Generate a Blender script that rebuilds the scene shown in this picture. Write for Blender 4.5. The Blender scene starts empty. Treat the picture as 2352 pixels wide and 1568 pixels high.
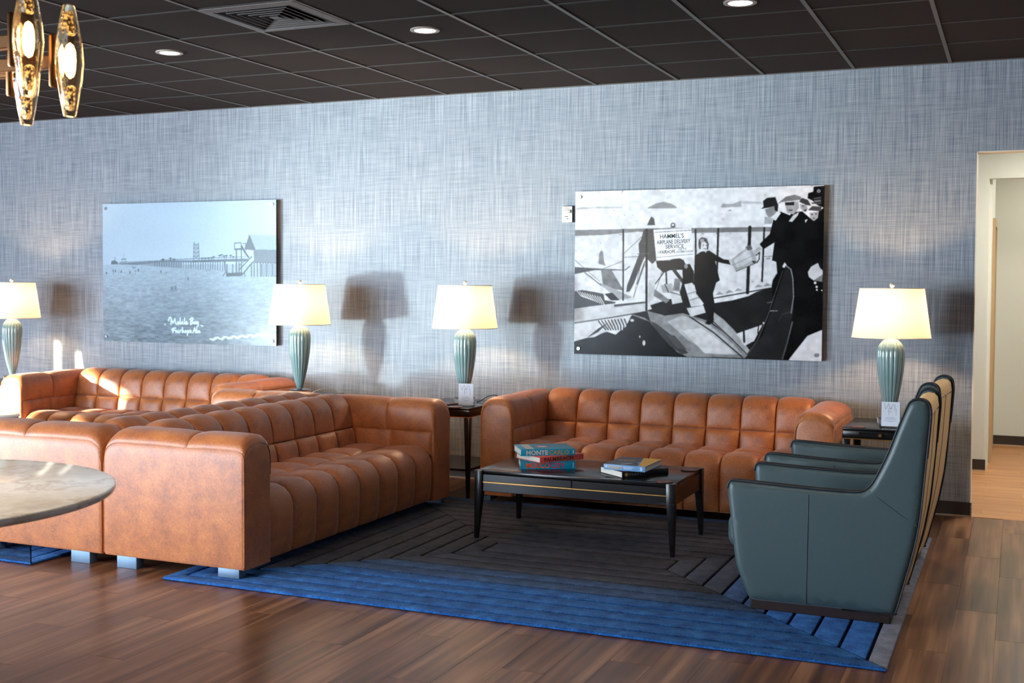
import bpy, bmesh, math, random
import numpy as np
from mathutils import Vector, Matrix

random.seed(7)
scene = bpy.context.scene
C = scene.collection
PI = math.pi

# ------------------------------------------------------------------ camera
cam_data = bpy.data.cameras.new('camera')
cam = bpy.data.objects.new('camera', cam_data)
C.objects.link(cam)
scene.camera = cam
cam_data.sensor_width = 36.0
cam_data.lens = 2750.0 / 2352.0 * 36.0
cam_data.shift_x = 0.01058
cam_data.shift_y = -0.01254
r_ = Vector((0.918127, 0.396242, 0.005930))
u_ = Vector((-0.020311, 0.032109, 0.999278))
f_ = Vector((-0.395765, 0.917585, -0.037528))
m = Matrix((r_, u_, -f_)).transposed().to_4x4()
m.translation = Vector((5.3147, -8.4273, 1.5152))
cam.matrix_world = m
cam_data.dof.use_dof = True
cam_data.dof.focus_distance = 7.4
cam_data.dof.aperture_fstop = 4.0

# ------------------------------------------------------------------ world, sun, daylight
world = bpy.data.worlds.new('sky')
scene.world = world
world.use_nodes = True
bg = world.node_tree.nodes['Background']
bg.inputs[0].default_value = (0.50, 0.68, 1.0, 1)
bg.inputs[1].default_value = 1.2

SUN_DIR = Vector((0.43, 0.50, -0.16)).normalized()
sun_d = bpy.data.lights.new('sun', 'SUN')
sun_d.energy = 42.0
sun_d.angle = math.radians(0.6)
sun_d.color = (1.0, 0.86, 0.66)
sun = bpy.data.objects.new('sun', sun_d)
C.objects.link(sun)
sun.rotation_euler = SUN_DIR.to_track_quat('-Z', 'Y').to_euler()

def area(name, loc, target, sx, sy, energy, color, spread=180):
    d = bpy.data.lights.new(name, 'AREA')
    d.shape = 'RECTANGLE'
    d.size, d.size_y = sx, sy
    d.energy, d.color = energy, color
    d.spread = math.radians(spread)
    o = bpy.data.objects.new(name, d)
    C.objects.link(o)
    o.location = loc
    o.rotation_euler = (Vector(target) - Vector(loc)).to_track_quat('-Z', 'Z').to_euler()
    return o

area('daylight_side_window', (-6.25, -8.65, 1.25), (0, -8.65, 1.25), 4.8, 2.1, 1400, (0.70, 0.86, 1.0))
area('daylight_front_fill', (-3.5, -11.45, 1.35), (-3.5, 0, 1.35), 4.8, 2.0, 850, (0.70, 0.84, 1.0))  # added lamp standing in for daylight; the wall here has no opening

# added spot standing in for low sun bounced off the polished floor
gl = bpy.data.lights.new('sun_glint_stand_in', 'SPOT')
gl.energy, gl.color = 4600, (0.76, 0.96, 1.0)
gl.spot_size, gl.spot_blend, gl.shadow_soft_size = math.radians(26), 1.0, 0.30
go = bpy.data.objects.new('sun_glint_stand_in', gl)
C.objects.link(go)
go.location = (-6.15, -8.85, 0.30)
go.rotation_euler = (Vector((1.5, 0, 2.1)) - go.location).to_track_quat('-Z', 'Y').to_euler()

scene.view_settings.view_transform = 'Standard'
scene.view_settings.look = 'None'
scene.view_settings.gamma = 1.0
scene.view_settings.exposure = 0.05
scene.view_settings.use_curve_mapping = False
scene.cycles.use_denoising = True
scene.cycles.max_bounces = 6
scene.cycles.diffuse_bounces = 3
scene.cycles.glossy_bounces = 3
scene.cycles.use_adaptive_sampling = True
scene.cycles.adaptive_threshold = 0.08
scene.cycles.blur_glossy = 0.05

# ------------------------------------------------------------------ helpers
def srgb(r, g, b):
    def f(c):
        c /= 255.0
        return c / 12.92 if c <= 0.04045 else ((c + 0.055) / 1.055) ** 2.4
    return (f(r), f(g), f(b), 1.0)

def new_mat(name):
    mt = bpy.data.materials.new(name)
    mt.use_nodes = True
    nt = mt.node_tree
    return mt, nt, nt.nodes['Principled BSDF']

def principled(name, color, rough=0.5, metal=0.0, spec=0.5, noise=None, bump=None, **kw):
    """noise=(scale, amount, detail), bump=(scale, strength, distance)"""
    mt, nt, b = new_mat(name)
    b.inputs['Base Color'].default_value = color
    b.inputs['Roughness'].default_value = rough
    b.inputs['Metallic'].default_value = metal
    b.inputs['Specular IOR Level'].default_value = spec
    for k, v in kw.items():
        b.inputs[k.replace('_', ' ')].default_value = v
    tc = nt.nodes.new('ShaderNodeTexCoord')
    if noise:
        n = nt.nodes.new('ShaderNodeTexNoise')
        n.inputs['Scale'].default_value = noise[0]
        n.inputs['Detail'].default_value = noise[2]
        nt.links.new(tc.outputs['Object'], n.inputs['Vector'])
        hs = nt.nodes.new('ShaderNodeMix')
        hs.data_type = 'RGBA'
        c = Vector(color[:3])
        hs.inputs[6].default_value = (*(c * (1 - noise[1])), 1)
        hs.inputs[7].default_value = (*(c * (1 + noise[1])), 1)
        nt.links.new(n.outputs['Fac'], hs.inputs[0])
        nt.links.new(hs.outputs[2], b.inputs['Base Color'])
    if bump:
        n2 = nt.nodes.new('ShaderNodeTexNoise')
        n2.inputs['Scale'].default_value = bump[0]
        n2.inputs['Detail'].default_value = 4
        nt.links.new(tc.outputs['Object'], n2.inputs['Vector'])
        bp = nt.nodes.new('ShaderNodeBump')
        bp.inputs['Strength'].default_value = bump[1]
        bp.inputs['Distance'].default_value = bump[2]
        nt.links.new(n2.outputs['Fac'], bp.inputs['Height'])
        nt.links.new(bp.outputs['Normal'], b.inputs['Normal'])
    return mt

def ramp(nt, fac, stops):
    rp = nt.nodes.new('ShaderNodeValToRGB')
    el = rp.color_ramp.elements
    el[0].position, el[0].color = stops[0]
    el[1].position, el[1].color = stops[-1]
    for pos, col in stops[1:-1]:
        e = el.new(pos)
        e.color = col
    nt.links.new(fac, rp.inputs['Fac'])
    return rp.outputs['Color']

def math_node(nt, op, a, b=None):
    n = nt.nodes.new('ShaderNodeMath')
    n.operation = op
    for i, v in enumerate((a, b)):
        if v is None:
            continue
        if isinstance(v, (int, float)):
            n.inputs[i].default_value = v
        else:
            nt.links.new(v, n.inputs[i])
    return n.outputs[0]

def mapping(nt, vec, scale=(1, 1, 1), rot=(0, 0, 0), loc=(0, 0, 0)):
    mp = nt.nodes.new('ShaderNodeMapping')
    mp.inputs['Scale'].default_value = scale
    mp.inputs['Rotation'].default_value = rot
    mp.inputs['Location'].default_value = loc
    nt.links.new(vec, mp.inputs['Vector'])
    return mp.outputs['Vector']

def noise_tex(nt, vec, scale, detail=3, rough=0.5):
    n = nt.nodes.new('ShaderNodeTexNoise')
    n.inputs['Scale'].default_value = scale
    n.inputs['Detail'].default_value = detail
    n.inputs['Roughness'].default_value = rough
    nt.links.new(vec, n.inputs['Vector'])
    return n.outputs['Fac']

# ---- mesh helpers
def link(name, me, mat=None, parent=None, loc=None, rot=None):
    o = bpy.data.objects.new(name, me)
    C.objects.link(o)
    if mat is not None and me is not None and len(me.materials) == 0:
        me.materials.append(mat)
    if parent is not None:
        o.parent = parent
    if loc is not None:
        o.location = loc
    if rot is not None:
        o.rotation_euler = rot
    return o

def mesh_from(name, verts, faces, smooth=False):
    me = bpy.data.meshes.new(name)
    me.from_pydata([tuple(v) for v in verts], [], faces)
    if smooth:
        me.polygons.foreach_set('use_smooth', [True] * len(me.polygons))
    me.update()
    return me

def bm_mesh(name, bm, smooth=False, angle=None):
    bmesh.ops.recalc_face_normals(bm, faces=bm.faces)
    me = bpy.data.meshes.new(name)
    bm.to_mesh(me)
    bm.free()
    if smooth or angle is not None:
        me.polygons.foreach_set('use_smooth', [True] * len(me.polygons))
        if angle is not None:
            me.set_sharp_from_angle(angle=math.radians(angle))
    return me

def add_box(bm, lo, hi, bev=0.0, seg=2):
    ret = bmesh.ops.create_cube(bm, size=1.0)
    vs = ret['verts']
    lo, hi = Vector(lo), Vector(hi)
    c, s = (lo + hi) / 2, hi - lo
    for v in vs:
        v.co = Vector((v.co.x * s.x, v.co.y * s.y, v.co.z * s.z)) + c
    if bev > 0:
        es = set()
        for v in vs:
            es.update(v.link_edges)
        bmesh.ops.bevel(bm, geom=list(es), offset=bev, segments=seg, profile=0.5, affect='EDGES')
    return bm

def box_mesh(name, lo, hi, bev=0.0, seg=2):
    bm = bmesh.new()
    add_box(bm, lo, hi, bev, seg)
    return bm_mesh(name, bm, angle=40 if bev > 0 else None)

def box(name, lo, hi, mat, parent=None, bev=0.0, seg=2):
    return link(name, box_mesh(name, lo, hi, bev, seg), mat, parent)

def boxes_mesh(name, lst, bev=0.0):
    bm = bmesh.new()
    for lo, hi in lst:
        add_box(bm, lo, hi, bev)
    return bm_mesh(name, bm, angle=40 if bev > 0 else None)

def lathe_mesh(name, prof, n=48, cap=True, ribs=0, rib_amp=0.0, rib_fn=None):
    """prof: list of (r, z) bottom to top."""
    vs, fs = [], []
    for j, (r, z) in enumerate(prof):
        for i in range(n):
            a = 2 * PI * i / n
            rr = r
            if ribs:
                k = rib_fn(j / (len(prof) - 1)) if rib_fn else 1.0
                rr = r * (1 + rib_amp * k * (abs(math.cos(a * ribs / 2)) ** 0.7 - 0.6))
            vs.append((rr * math.cos(a), rr * math.sin(a), z))
    for j in range(len(prof) - 1):
        for i in range(n):
            a, b = j * n + i, j * n + (i + 1) % n
            fs.append((a, b, b + n, a + n))
    if cap:
        fs.append(tuple(reversed(range(n))))
        fs.append(tuple(range((len(prof) - 1) * n, len(prof) * n)))
    me = mesh_from(name, vs, fs, True)
    me.set_sharp_from_angle(angle=math.radians(45))
    return me

def tube_mesh(name, pts, r, n=8, closed=False):
    pts = [Vector(p) for p in pts]
    N = len(pts)
    vs, fs = [], []
    up = None
    for i, p in enumerate(pts):
        if closed:
            t = (pts[(i + 1) % N] - pts[i - 1]).normalized()
        else:
            t = (pts[min(i + 1, N - 1)] - pts[max(i - 1, 0)]).normalized()
        if up is None:
            up = Vector((0, 0, 1)) if abs(t.z) < 0.9 else Vector((1, 0, 0))
        a = t.cross(up)
        if a.length < 1e-4:
            a = t.orthogonal()
        a.normalize()
        b = a.cross(t).normalized()
        up = b
        for k in range(n):
            an = 2 * PI * k / n
            vs.append(p + (a * math.cos(an) + b * math.sin(an)) * r)
    for i in range(N if closed else N - 1):
        j = (i + 1) % N
        for k in range(n):
            k2 = (k + 1) % n
            fs.append((i * n + k, i * n + k2, j * n + k2, j * n + k))
    if not closed:
        fs.append(tuple(range(n)))
        fs.append(tuple(reversed(range((N - 1) * n, N * n))))
    return mesh_from(name, vs, fs, True)

def catmull(pts, per=6, closed=False):
    P = [Vector(p) for p in pts]
    n = len(P)
    out = []
    rng = range(n) if closed else range(n - 1)
    for i in rng:
        if closed:
            p0, p1, p2, p3 = P[i - 1], P[i], P[(i + 1) % n], P[(i + 2) % n]
        else:
            p0, p1, p2, p3 = P[max(i - 1, 0)], P[i], P[i + 1], P[min(i + 2, n - 1)]
        for k in range(per):
            t = k / per
            out.append(0.5 * ((2 * p1) + (p2 - p0) * t + (2 * p0 - 5 * p1 + 4 * p2 - p3) * t * t + (3 * p1 - p0 - 3 * p2 + p3) * t ** 3))
    if not closed:
        out.append(P[-1])
    return out

def tapered_leg(name, x, y, z0, z1, w_top, w_bot, mat, parent, dx=0, dy=0, bev=0.003):
    bm = bmesh.new()
    vs = []
    for z, w, ox, oy in ((z0, w_bot, dx, dy), (z1, w_top, 0, 0)):
        for sx, sy in ((-1, -1), (1, -1), (1, 1), (-1, 1)):
            vs.append(bm.verts.new((x + ox + sx * w / 2, y + oy + sy * w / 2, z)))
    bm.faces.new(vs[:4][::-1])
    bm.faces.new(vs[4:])
    for i in range(4):
        j = (i + 1) % 4
        bm.faces.new((vs[i], vs[j], vs[4 + j], vs[4 + i]))
    bmesh.ops.bevel(bm, geom=bm.edges[:], offset=bev, segments=2, profile=0.5, affect='EDGES')
    return link(name, bm_mesh(name, bm, angle=40), mat, parent)

def empty(name, loc=(0, 0, 0), rz=0.0):
    o = bpy.data.objects.new(name, None)
    C.objects.link(o)
    o.location = loc
    o.rotation_euler = (0, 0, rz)
    o.empty_display_size = 0.1
    return o

def tag(o, label, cat, group=None):
    o['label'] = label
    o['category'] = cat
    if group:
        o['group'] = group
    return o

def structure(o, label=None):
    o['kind'] = 'structure'
    if label:
        o['label'] = label
    return o

def copy_tree(o, parent=None):
    c = o.copy()
    C.objects.link(c)
    c.parent = parent
    for ch in list(o.children):
        copy_tree(ch, c)
    return c

def text_mesh(body, size, extrude=0.0004, bold=0.0, width=None):
    cu = bpy.data.curves.new('lettering', 'FONT')
    cu.body = body
    cu.size = size
    cu.extrude = extrude
    cu.offset = bold
    cu.align_x = 'LEFT'
    cu.align_y = 'BOTTOM_BASELINE'
    cu.resolution_u = 3
    o = bpy.data.objects.new('lettering', cu)
    C.objects.link(o)
    dg = bpy.context.evaluated_depsgraph_get()
    me = bpy.data.meshes.new_from_object(o.evaluated_get(dg))
    bpy.data.objects.remove(o)
    bpy.data.curves.remove(cu)
    co = np.empty(len(me.vertices) * 3)
    me.vertices.foreach_get('co', co)
    co = co.reshape(-1, 3)
    w = co[:, 0].max() - co[:, 0].min()
    co[:, 0] -= co[:, 0].min()
    if width:
        co[:, 0] *= width / w
    me.vertices.foreach_set('co', co.ravel())
    me.update()
    me.name = 'lettering'
    return me

def lettering(body, size, mat, parent, loc, rot, bold=0.0, width=None, name='lettering'):
    return link(name, text_mesh(body, size, bold=bold, width=width), mat, parent, loc, rot)

# ------------------------------------------------------------------ materials
def mat_wallpaper():
    mt, nt, b = new_mat('linen_wallpaper')
    tc = nt.nodes.new('ShaderNodeTexCoord').outputs['Object']
    v1 = noise_tex(nt, mapping(nt, tc, (190, 1, 2.6)), 1.0, 3, 0.6)
    v2 = noise_tex(nt, mapping(nt, tc, (60,1,2.0), loc=(3, 0, 9)), 1.0, 2, 0.5)
    h1 = noise_tex(nt, mapping(nt, tc, (5.0, 1, 170), loc=(11, 0, 2)), 1.0, 3, 0.6)
    h2 = noise_tex(nt, mapping(nt, tc, (2.5,1,60), loc=(5, 0, 7)), 1.0, 2, 0.5)
    s = math_node(nt, 'ADD', math_node(nt, 'MULTIPLY', v1, 0.54), math_node(nt, 'MULTIPLY', v2, 0.13))
    s = math_node(nt, 'ADD', s, math_node(nt, 'ADD', math_node(nt, 'MULTIPLY', h1, 0.22), math_node(nt, 'MULTIPLY', h2, 0.12)))
    col = ramp(nt, s, [(0.34, srgb(78, 87, 102)), (0.44, srgb(111, 120, 131)), (0.52, srgb(137, 144, 151)), (0.67, srgb(174, 179, 185))])
    nt.links.new(col, b.inputs['Base Color'])
    b.inputs['Roughness'].default_value = 0.48
    b.inputs['Specular IOR Level'].default_value = 0.45
    bp = nt.nodes.new('ShaderNodeBump')
    bp.inputs['Strength'].default_value = 0.25
    bp.inputs['Distance'].default_value = 0.002
    nt.links.new(s, bp.inputs['Height'])
    nt.links.new(bp.outputs['Normal'], b.inputs['Normal'])
    return mt

def mat_planks(name, dark, mid, light, axis='y', rough=0.29, brick=False):
    mt, nt, b = new_mat(name)
    if brick:
        g = nt.nodes.new('ShaderNodeNewGeometry').outputs['Position']
        vec = mapping(nt, g, (1, 1, 1), rot=(0, 0, PI / 2 if axis == 'y' else 0))
        br = nt.nodes.new('ShaderNodeTexBrick')
        br.inputs['Scale'].default_value = 1.0
        br.inputs['Brick Width'].default_value = 1.22
        br.inputs['Row Height'].default_value = 0.18
        br.inputs['Mortar Size'].default_value = 0.001
        br.inputs['Color1'].default_value = (0, 0, 0, 1)
        br.inputs['Color2'].default_value = (1, 1, 1, 1)
        br.inputs['Mortar'].default_value = (0, 0, 0, 1)
        nt.links.new(vec, br.inputs['Vector'])
        rnd = br.outputs['Color']
        base = g
    else:
        oi = nt.nodes.new('ShaderNodeObjectInfo')
        rnd = oi.outputs['Random']
        base = nt.nodes.new('ShaderNodeTexCoord').outputs['Object']
    cmb = nt.nodes.new('ShaderNodeCombineXYZ')
    off = math_node(nt, 'MULTIPLY', rnd, 37.0)
    nt.links.new(off, cmb.inputs[0])
    nt.links.new(off, cmb.inputs[1])
    va = nt.nodes.new('ShaderNodeVectorMath')
    nt.links.new(base, va.inputs[0])
    nt.links.new(cmb.outputs[0], va.inputs[1])
    vv = va.outputs[0]
    sc = (20, 0.7, 1) if axis == 'y' else (0.7, 20, 1)
    sc2 = (85, 1.4, 1) if axis == 'y' else (1.4, 85, 1)
    n1 = noise_tex(nt, mapping(nt, vv, sc), 1.0, 3, 0.5)
    n2 = noise_tex(nt, mapping(nt, vv, sc2), 1.0, 2, 0.5)
    n3 = noise_tex(nt, mapping(nt, vv, (5, 1.0, 1) if axis == 'y' else (1, 5, 1)), 1.0, 2, 0.5)
    s = math_node(nt, 'ADD', math_node(nt, 'MULTIPLY', n1, 0.52), math_node(nt, 'MULTIPLY', n2, 0.12))
    s = math_node(nt, 'ADD', s, math_node(nt, 'MULTIPLY', n3, 0.36))
    s = math_node(nt, 'ADD', s, math_node(nt, 'MULTIPLY', math_node(nt, 'SUBTRACT', rnd, 0.5), 0.07))
    col = ramp(nt, s, [(0.33, dark), (0.5, mid), (0.68, light)])
    nt.links.new(col, b.inputs['Base Color'])
    b.inputs['Roughness'].default_value = rough
    b.inputs['Specular IOR Level'].default_value = 0.28
    return mt

def mat_leather():
    mt, nt, b = new_mat('cognac_leather')
    tc = nt.nodes.new('ShaderNodeTexCoord').outputs['Object']
    n1 = noise_tex(nt, tc, 9.0, 5, 0.65)
    n2 = noise_tex(nt, tc, 110.0, 4, 0.65)
    s = math_node(nt, 'ADD', math_node(nt, 'MULTIPLY', n1, 0.55), math_node(nt, 'MULTIPLY', n2, 0.45))
    col = ramp(nt, s, [(0.31, srgb(118, 56, 9)), (0.5, srgb(172, 90, 20)), (0.69, srgb(204, 122, 42))])
    nt.links.new(col, b.inputs['Base Color'])
    b.inputs['Roughness'].default_value = 0.52
    b.inputs['Specular IOR Level'].default_value = 0.8
    b.inputs['Coat Weight'].default_value = 0.35
    b.inputs['Coat Roughness'].default_value = 0.55
    b.inputs['Coat IOR'].default_value = 1.6
    b.inputs['Sheen Weight'].default_value = 0.2
    b.inputs['Sheen Roughness'].default_value = 0.55
    b.inputs['Sheen Tint'].default_value = (1.0, 0.92, 0.90, 1)
    n3 = noise_tex(nt, tc, 160.0, 3, 0.6)
    bp = nt.nodes.new('ShaderNodeBump')
    bp.inputs['Strength'].default_value = 0.18
    bp.inputs['Distance'].default_value = 0.002
    nt.links.new(n3, bp.inputs['Height'])
    nt.links.new(bp.outputs['Normal'], b.inputs['Normal'])
    return mt

def mat_rug(name, lo, mid, hi):
    mt, nt, b = new_mat(name)
    tc = nt.nodes.new('ShaderNodeTexCoord').outputs['Object']
    n1 = noise_tex(nt, tc, 13.0, 6, 0.75)
    n2 = noise_tex(nt, mapping(nt, tc, (230, 200, 120)), 1.0, 3, 0.7)
    s = math_node(nt, 'ADD', math_node(nt, 'MULTIPLY', n1, 0.5), math_node(nt, 'MULTIPLY', n2, 0.5))
    col = ramp(nt, s, [(0.40, lo), (0.5, mid), (0.62, hi)])
    nt.links.new(col, b.inputs['Base Color'])
    b.inputs['Roughness'].default_value = 0.85
    b.inputs['Specular IOR Level'].default_value = 0.2
    b.inputs['Sheen Weight'].default_value = 0.12
    b.inputs['Sheen Roughness'].default_value = 0.5
    b.inputs['Sheen Tint'].default_value = (0.5, 0.7, 1.0, 1)
    bp = nt.nodes.new('ShaderNodeBump')
    bp.inputs['Strength'].default_value = 0.8
    bp.inputs['Distance'].default_value = 0.006
    nt.links.new(n2, bp.inputs['Height'])
    nt.links.new(bp.outputs['Normal'], b.inputs['Normal'])
    return mt

def mat_shade():
    mt, nt, b = new_mat('lamp_shade_linen')
    out = nt.nodes['Material Output']
    tr = nt.nodes.new('ShaderNodeBsdfTranslucent')
    tr.inputs['Color'].default_value = (0.40, 0.34, 0.28, 1)
    b.inputs['Base Color'].default_value = (0.86, 0.83, 0.78, 1)
    b.inputs['Roughness'].default_value = 0.9
    b.inputs['Specular IOR Level'].default_value = 0.1
    mx = nt.nodes.new('ShaderNodeMixShader')
    mx.inputs[0].default_value = 0.5
    nt.links.new(b.outputs[0], mx.inputs[1])
    nt.links.new(tr.outputs[0], mx.inputs[2])
    nt.links.new(mx.outputs[0], out.inputs['Surface'])
    return mt

def mat_emit(name, color, strength):
    mt, nt, b = new_mat(name)
    b.inputs['Base Color'].default_value = color
    b.inputs['Emission Color'].default_value = color
    b.inputs['Emission Strength'].default_value = strength
    return mt

def mat_bulb():
    mt, nt, b = new_mat('bulb_glass')
    tr = nt.nodes.new('ShaderNodeBsdfTransparent')
    em = nt.nodes.new('ShaderNodeEmission')
    em.inputs['Color'].default_value = (1.0, 0.72, 0.42, 1)
    em.inputs['Strength'].default_value = 8.0
    ad = nt.nodes.new('ShaderNodeAddShader')
    nt.links.new(tr.outputs[0], ad.inputs[0])
    nt.links.new(em.outputs[0], ad.inputs[1])
    nt.links.new(ad.outputs[0], nt.nodes['Material Output'].inputs['Surface'])
    return mt

def mat_black_wood():
    mt, nt, b = new_mat('black_oak')
    tc = nt.nodes.new('ShaderNodeTexCoord').outputs['Object']
    n1 = noise_tex(nt, mapping(nt, tc, (2.0, 30, 30)), 1.0, 4, 0.6)
    col = ramp(nt, n1, [(0.35, srgb(14, 12, 13)), (0.6, srgb(24, 22, 23)), (0.78, srgb(44, 42, 46))])
    nt.links.new(col, b.inputs['Base Color'])
    b.inputs['Roughness'].default_value = 0.22
    bp = nt.nodes.new('ShaderNodeBump')
    bp.inputs['Strength'].default_value = 0.15
    bp.inputs['Distance'].default_value = 0.001
    nt.links.new(n1, bp.inputs['Height'])
    nt.links.new(bp.outputs['Normal'], b.inputs['Normal'])
    return mt

def mat_marble():
    mt, nt, b = new_mat('beige_marble')
    tc = nt.nodes.new('ShaderNodeTexCoord').outputs['Object']
    n0 = noise_tex(nt, tc, 2.2, 6, 0.65)
    va = nt.nodes.new('ShaderNodeMix')
    va.data_type = 'RGBA'
    col = ramp(nt, n0, [(0.3, srgb(190, 180, 168)), (0.46, srgb(226, 220, 212)), (0.5, srgb(198, 186, 172)), (0.55, srgb(230, 224, 216)), (0.7, srgb(210, 202, 192))])
    nt.links.new(col, b.inputs['Base Color'])
    b.inputs['Roughness'].default_value = 0.14
    return mt

def mat_print(name):
    mt, nt, b = new_mat(name)
    at = nt.nodes.new('ShaderNodeAttribute')
    at.attribute_name = 'tone'
    nt.links.new(at.outputs['Color'], b.inputs['Base Color'])
    b.inputs['Roughness'].default_value = 0.2
    b.inputs['Specular IOR Level'].default_value = 0.1
    return mt

def mat_glass(name, color=(1, 1, 1, 1), rough=0.02, ior=1.48):
    return principled(name, color, rough, Transmission_Weight=1.0, IOR=ior)

def mat_seeds():
    mt, nt, b = new_mat('seeded_core')
    tc = nt.nodes.new('ShaderNodeTexCoord').outputs['Object']
    n = noise_tex(nt, tc, 130.0, 2, 0.5)
    col = ramp(nt, n, [(0.42, srgb(30, 24, 16)), (0.5, srgb(150, 112, 60)), (0.6, srgb(248, 214, 150))])
    nt.links.new(col, b.inputs['Base Color'])
    b.inputs['Roughness'].default_value = 0.3
    b.inputs['Emission Strength'].default_value = 0.35
    nt.links.new(col, b.inputs['Emission Color'])
    return mt

M = dict(
    wallpaper=mat_wallpaper(),
    white_wall=principled('pale_sage_paint', srgb(208, 209, 198), 0.7, noise=(3, 0.02, 2)),
    plain_wall=principled('grey_paint', srgb(150, 152, 156), 0.7, noise=(3, 0.03, 2)),
    corner=principled('cream_corner_bead', srgb(226, 212, 192), 0.6, noise=(8, 0.03, 2)),
    ceiling_void=principled('ceiling_deck', srgb(24, 24, 26), 0.9, noise=(3, 0.05, 2)),
    tile=principled('charcoal_acoustic_tile', srgb(50, 45, 43), 0.9, spec=0.1, noise=(140, 0.28, 4), bump=(180, 0.3, 0.002)),
    grid=principled('painted_ceiling_grid', srgb(84, 78, 74), 0.45, noise=(20, 0.05, 2)),
    baseboard=principled('dark_rubber_base', srgb(50, 42, 36), 0.45, noise=(12, 0.08, 3)),
    bead=principled('pale_floor_bead', srgb(170, 150, 130), 0.5, noise=(12, 0.08, 3)),
    plank=mat_planks('walnut_plank', srgb(54, 32, 21), srgb(108, 72, 49), srgb(164, 120, 88)),
    floor=mat_planks('walnut_floor', srgb(54, 32, 21), srgb(108, 72, 49), srgb(164, 120, 88), brick=True),
    hall_plank=mat_planks('honey_plank', srgb(150, 98, 58), srgb(178, 124, 78), srgb(204, 156, 106), axis='x', rough=0.34),
    leather=mat_leather(),
    foot=principled('brushed_steel', srgb(96, 118, 140), 0.5, metal=0.35, noise=(60, 0.05, 2)),
    rug=mat_rug('blue_viscose_pile', srgb(8, 50, 104), srgb(20, 86, 160), srgb(58, 126, 198)),
    rug_mid_and_shade=mat_rug('slate_blue_and_shaded_pile', srgb(26, 42, 72), srgb(44, 68, 108), srgb(76, 102, 144)),
    rug_core_and_shade=mat_rug('charcoal_and_shaded_pile', srgb(34, 30, 33), srgb(54, 49, 53), srgb(80, 74, 80)),  # charcoal inner rings; also paints shade on the far and left strips
    rug_grey=mat_rug('grey_viscose_pile', srgb(74, 76, 88), srgb(104, 104, 116), srgb(132, 132, 144)),
    rug_base=principled('rug_backing', srgb(10, 18, 40), 0.95, spec=0.05, noise=(60, 0.2, 3)),
    teal=principled('teal_leather', srgb(56, 73, 76), 0.42, spec=0.5, noise=(60, 0.10, 4), bump=(220, 0.12, 0.001), Sheen_Weight=0.15, Sheen_Roughness=0.4),
    piping=principled('dark_piping', srgb(20, 24, 30), 0.45, noise=(50, 0.1, 2)),
    seam=principled('teal_seam', srgb(34, 48, 58), 0.5, noise=(50, 0.1, 2)),
    tan=principled('tan_fabric', srgb(224, 188, 138), 0.8, spec=0.2, noise=(120, 0.10, 4), bump=(300, 0.2, 0.001)),
    plinth=principled('dark_walnut_plinth', srgb(40, 22, 16), 0.4, noise=(14, 0.2, 3)),
    black_wood=mat_black_wood(),
    brass=principled('brushed_brass', srgb(206, 156, 92), 0.28, metal=1.0, noise=(80, 0.06, 2)),
    bronze=principled('bronze', srgb(120, 84, 52), 0.35, metal=0.9, noise=(40, 0.08, 2)),
    shade=mat_shade(),
    shade_rim=principled('shade_trim', srgb(236, 226, 210), 0.8, noise=(30, 0.03, 2)),
    urn=principled('teal_fluted_glass', srgb(122, 150, 150), 0.12, spec=0.7, noise=(9, 0.12, 2), Coat_Weight=0.8, Coat_Roughness=0.05),
    acrylic=mat_glass('clear_acrylic', (0.97, 0.99, 1, 1)),
    finial=principled('ivory_finial', srgb(232, 222, 204), 0.2, noise=(30, 0.05, 2)),
    cord_black=principled('black_cord', srgb(24, 22, 22), 0.5, noise=(30, 0.1, 2)),
    cord_white=principled('ivory_cord', srgb(214, 204, 186), 0.5, noise=(30, 0.05, 2)),
    paper=principled('white_card', srgb(226, 232, 242), 0.6, noise=(30, 0.02, 2)),
    ink=principled('grey_ink', srgb(120, 122, 130), 0.6, noise=(30, 0.05, 2)),
    pages=principled('book_pages', srgb(222, 218, 208), 0.8, noise=(200, 0.06, 2)),
    coaster=principled('brown_leather_coaster', srgb(92, 50, 42), 0.45, noise=(60, 0.15, 3)),
    marble=mat_marble(),
    steel_cap=principled('polished_steel_cap', srgb(206, 208, 212), 0.18, metal=0.9, noise=(60, 0.04, 2)),
    panel_edge=principled('black_panel_edge', srgb(30, 32, 38), 0.4, noise=(20, 0.1, 2)),
    plastic=principled('white_plastic', srgb(236, 236, 232), 0.35, noise=(20, 0.02, 2)),
    lens_grey=principled('strobe_lens', srgb(188, 186, 172), 0.2, noise=(20, 0.05, 2)),
    red_ink=principled('red_ink', srgb(196, 60, 50), 0.5, noise=(20, 0.05, 2)),
    dark_ink=principled('dark_ink', srgb(36, 38, 40), 0.5, noise=(20, 0.05, 2)),
    light_trim=principled('downlight_trim', srgb(150, 140, 130), 0.4, noise=(20, 0.05, 2)),
    downlight=mat_emit('downlight_lens', (1.0, 0.93, 0.84, 1), 14.0),
    led=mat_emit('chandelier_led', (1.0, 0.64, 0.26, 1), 9.0),
    seeds=mat_seeds(),
    crystal=principled('seeded_amber_glass', (1.0, 0.86, 0.62, 1), 0.04, Transmission_Weight=1.0, IOR=1.45, bump=(30, 0.25, 0.01)),
    vent=principled('vent_enamel', srgb(84, 78, 76), 0.5, noise=(20, 0.05, 2)),
    vent_dark=principled('vent_throat', srgb(8, 8, 9), 0.8, noise=(20, 0.05, 2)),
    door=principled('dark_door_veneer', srgb(92, 70, 46), 0.45, noise=(10, 0.15, 3)),
    door_frame=principled('tan_door_frame', srgb(178, 150, 112), 0.5, noise=(10, 0.05, 3)),
    window_frame=principled('bronze_window_frame', srgb(60, 56, 52), 0.4, noise=(10, 0.05, 3)),
)

# ------------------------------------------------------------------ the room
H = 2.9765
T = 0.6096
X0, X1, Y0 = -6.3, 8.0, -11.5

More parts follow.
